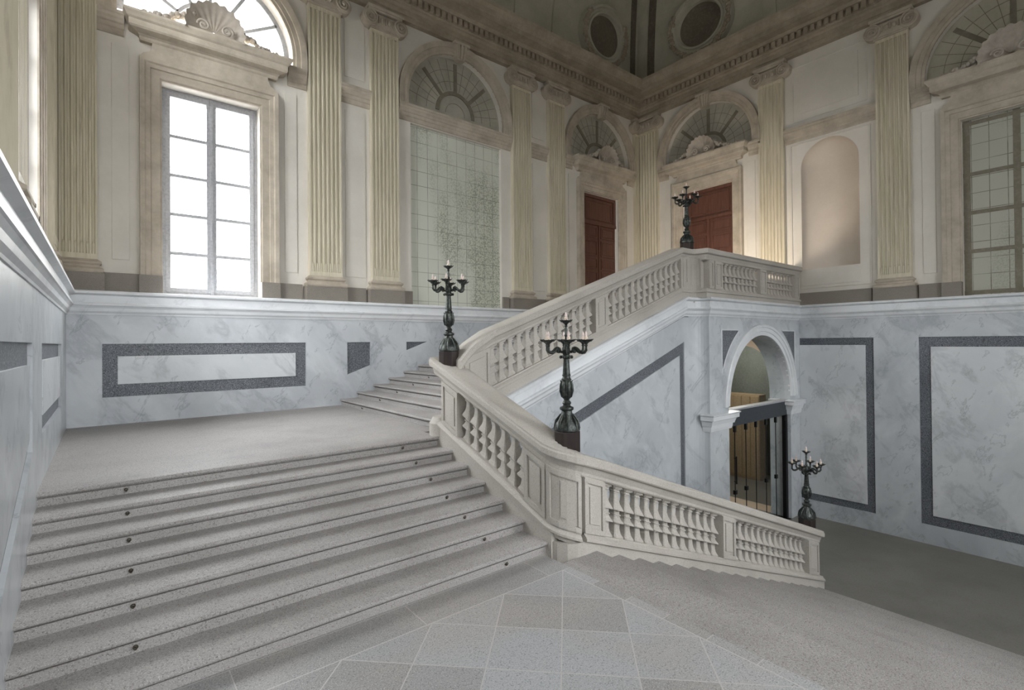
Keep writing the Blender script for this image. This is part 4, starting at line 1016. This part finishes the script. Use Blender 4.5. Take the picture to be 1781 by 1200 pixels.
# ------------------------------------------------------------------ candelabra
def candelabrum(loc, rot, label, ped=True):
    o = thing('candelabrum', label, 'candelabrum', loc, rot, 'bronze candelabra standing on the balustrades')
    m = MB(); R = .155
    m.prism([(R * math.cos(PI / 8 + k * PI / 4), R * math.sin(PI / 8 + k * PI / 4)) for k in range(8)], -.06, .175); m.build('pedestal', 'ped', o, bevel=.004)
    m = MB(); m.lathe([(.001, .17), (.135, .17), (.15, .185), (.15, .215), (.14, .24), (.135, .26), (.105, .30), (.075, .35), (.062, .39), (.06, .405), (.078, .415), (.082, .43), (.078, .445), (.05, .455), (.04, .47), (.05, .485), (.053, .495), (.045, .51), (.03, .525), (.035, .54), (.05, .55), (.001, .55)], 24)
    for k in range(8):
        a = k * PI / 4; m.tube([(.145 * math.cos(a), .145 * math.sin(a), .20), (.125 * math.cos(a), .125 * math.sin(a), .29), (.07 * math.cos(a), .07 * math.sin(a), .37)], [.012, .016, .006], 6)
    m.build('bell_base', 'bronze', o, smooth=True, auto=.7)
    m = MB(); m.lathe([(.001, .545), (.05, .55), (.058, .58), (.067, .60), (.070, .66), (.068, .70), (.055, .74), (.05, .75), (.058, .755), (.058, .765), (.045, .78), (.043, .80), (.050, .805), (.050, .815), (.044, .82), (.034, .98), (.033, 1.0), (.05, 1.01), (.055, 1.025), (.05, 1.04), (.001, 1.045)], 20)
    for k in range(8):
        a = k * PI / 4 + .2; ca, sa = math.cos(a), math.sin(a)
        m.tube([(.060 * ca, .060 * sa, .56), (.074 * ca, .074 * sa, .63), (.070 * ca, .070 * sa, .70), (.062 * ca, .062 * sa, .735), (.075 * ca, .075 * sa, .75)], [.006, .014, .012, .008, .005], 6)
    m.build('stem', 'bronze', o, smooth=True, auto=.7)
    m = MB(); m.lathe([(.001, 1.03), (.035, 1.04), (.045, 1.06), (.05, 1.09), (.045, 1.13), (.025, 1.15), (.018, 1.17), (.026, 1.19), (.018, 1.21), (.012, 1.25), (.022, 1.27), (.013, 1.29), (.018, 1.33), (.010, 1.36), (.014, 1.385), (.001, 1.39)], 14)
    for k in range(6):
        a = k * PI / 3; m.sphere((.062 * math.cos(a), .062 * math.sin(a), 1.02), .02, 8)
    m.build('hub', 'bronze', o, smooth=True, auto=.7)
    def cup(parent, x, y, z, sc=1.0):
        m = MB(); pr = [(.012, -.05), (.02, -.04), (.014, -.028), (.022, -.012), (.04, 0), (.058 * sc, .014), (.07 * sc, .026), (.066 * sc, .028), (.04, .010), (.001, .006)]
        m.lathe(pr, 16, (x, y, z))
        for k in range(8):
            a = k * PI / 4; m.tube([(x + .05 * sc * math.cos(a), y + .05 * sc * math.sin(a), z + .012), (x + .085 * sc * math.cos(a), y + .085 * sc * math.sin(a), z + .034)], [.012, .003], 5)
        m.build('drip_pan', 'bronze', parent, smooth=True, auto=.8)
        m = MB(); m.lathe([(.001, 0), (.019, 0), (.019, .06), (.012, .064), (.001, .064)], 12, (x, y, z)); c_ = m.build('candle', 'candle', parent, smooth=True, auto=.6)
        m = MB(); m.lathe([(.010, .062), (.014, .075), (.015, .09), (.010, .105), (.004, .12), (.001, .127)], 10, (x, y, z)); m.build('bulb', 'bulb', parent, smooth=True)
    for k in range(6):
        a = k * PI / 3 + PI / 6; ca, sa = math.cos(a), math.sin(a)
        rz = [(.04, 1.085), (.065, 1.075), (.085, 1.095), (.09, 1.12), (.115, 1.13), (.14, 1.115), (.165, 1.085), (.195, 1.07), (.225, 1.075), (.245, 1.10), (.245, 1.14), (.245, 1.16)]
        m = MB(); m.tube([(r_ * ca, r_ * sa, z_) for r_, z_ in rz], [.012, .013, .012, .012, .013, .015, .018, .019, .018, .016, .012, .016], 8)
        sp = [((.105 + (.028 - .022 * t) * math.cos(t * 3.4 * PI)) * ca, (.105 + (.028 - .022 * t) * math.cos(t * 3.4 * PI)) * sa, 1.088 + (.028 - .022 * t) * math.sin(t * 3.4 * PI)) for t in [i / 16 for i in range(17)]]
        m.tube(sp, .007, 6)
        arm = m.build('arm', 'bronze', o, smooth=True)
        cup(arm, .245 * ca, .245 * sa, 1.19)
    cup(o, 0, 0, 1.415, .9)
    return o
va = YAW - PI / 2
candelabrum((3.99, 6.44, low_y(6.44) + .955), va, 'bronze candelabrum at the upper end of the short balustrade, in front of the blind window')
candelabrum((4.14, 4.14, -2.15 + .955), va, 'largest bronze candelabrum, on the curved corner of the balustrade in the middle')
candelabrum((10.45, 4.02, low_x(10.45) + .955), va + .25, 'bronze candelabrum at the bottom end of the lower balustrade, beside the glass door')
candelabrum((10.12, 6.30, 1.06 + .93), va + .4, 'bronze candelabrum on the upper landing in front of the wooden door')

# ------------------------------------------------------------------ carpet rod rings on the steps
def ring(x, y, z, ang, lbl):
    m = MB(); m.tube([(0, 0, -.02), (0, -.02, -.02)], .010, 8); m.tube([(.013 * math.cos(a), -.022, .0 + .013 * math.sin(a) - .006) for a in [2 * PI * i / 12 for i in range(13)]], .005, 6)
    o = m.build('carpet_rod_ring', 'ring', loc=(x, y, z), rotz=ang, smooth=True); tag(o, lbl, 'rod ring', 'carpet rod rings on the steps')
ordn = ['top', 'second', 'third', 'fourth', 'fifth', 'sixth', 'bottom']
for k in range(7):
    y = 6.545 - .392 * k; z = ZM - r1 * k - .085
    ring(.17, y, z, 0, 'small metal ring low on the %s riser of the short flight, left side' % ordn[k])
    ring(3.27, y, z, 0, 'small metal ring low on the %s riser of the short flight, right side' % ordn[k])
for k in range(6):
    ring(4.16 + .392 * k, 10.1, ZM + .14 * (k + 1) - .085, -PI / 2, 'small metal ring on the %s riser of the upper flight near the wall' % ['lowest', 'second lowest', 'third lowest', 'fourth lowest', 'fifth lowest', 'sixth lowest'][k])

# ------------------------------------------------------------------ the house across the street
o = thing('neighbour_house', 'pale house front with shutters seen faintly through the tall window', 'building')
mb = MB(); mb.box(-8, 12, 26, 27, ZLOW - 4, 4.6); mb.build('wall', plaster('pale_facade', (232, 230, 226), (220, 218, 214), .4), o)
sh = flat('grey_shutters', (150, 152, 150), .6)
for i in range(6):
    for (z0, z1) in ((1.2, 3.4), (-2.6, -.4)):
        x = -4.5 + i * 2.6
        for s_ in (0, 1):
            m = MB(); m.box(x + s_ * .62, x + s_ * .62 + .56, 25.9, 26, z0, z1)
            for k in range(18): m.box(x + s_ * .62 + .05, x + s_ * .62 + .51, 25.86, 25.9, z0 + .08 + k * .115, z0 + .14 + k * .115)
            m.build('shutter', sh, o)
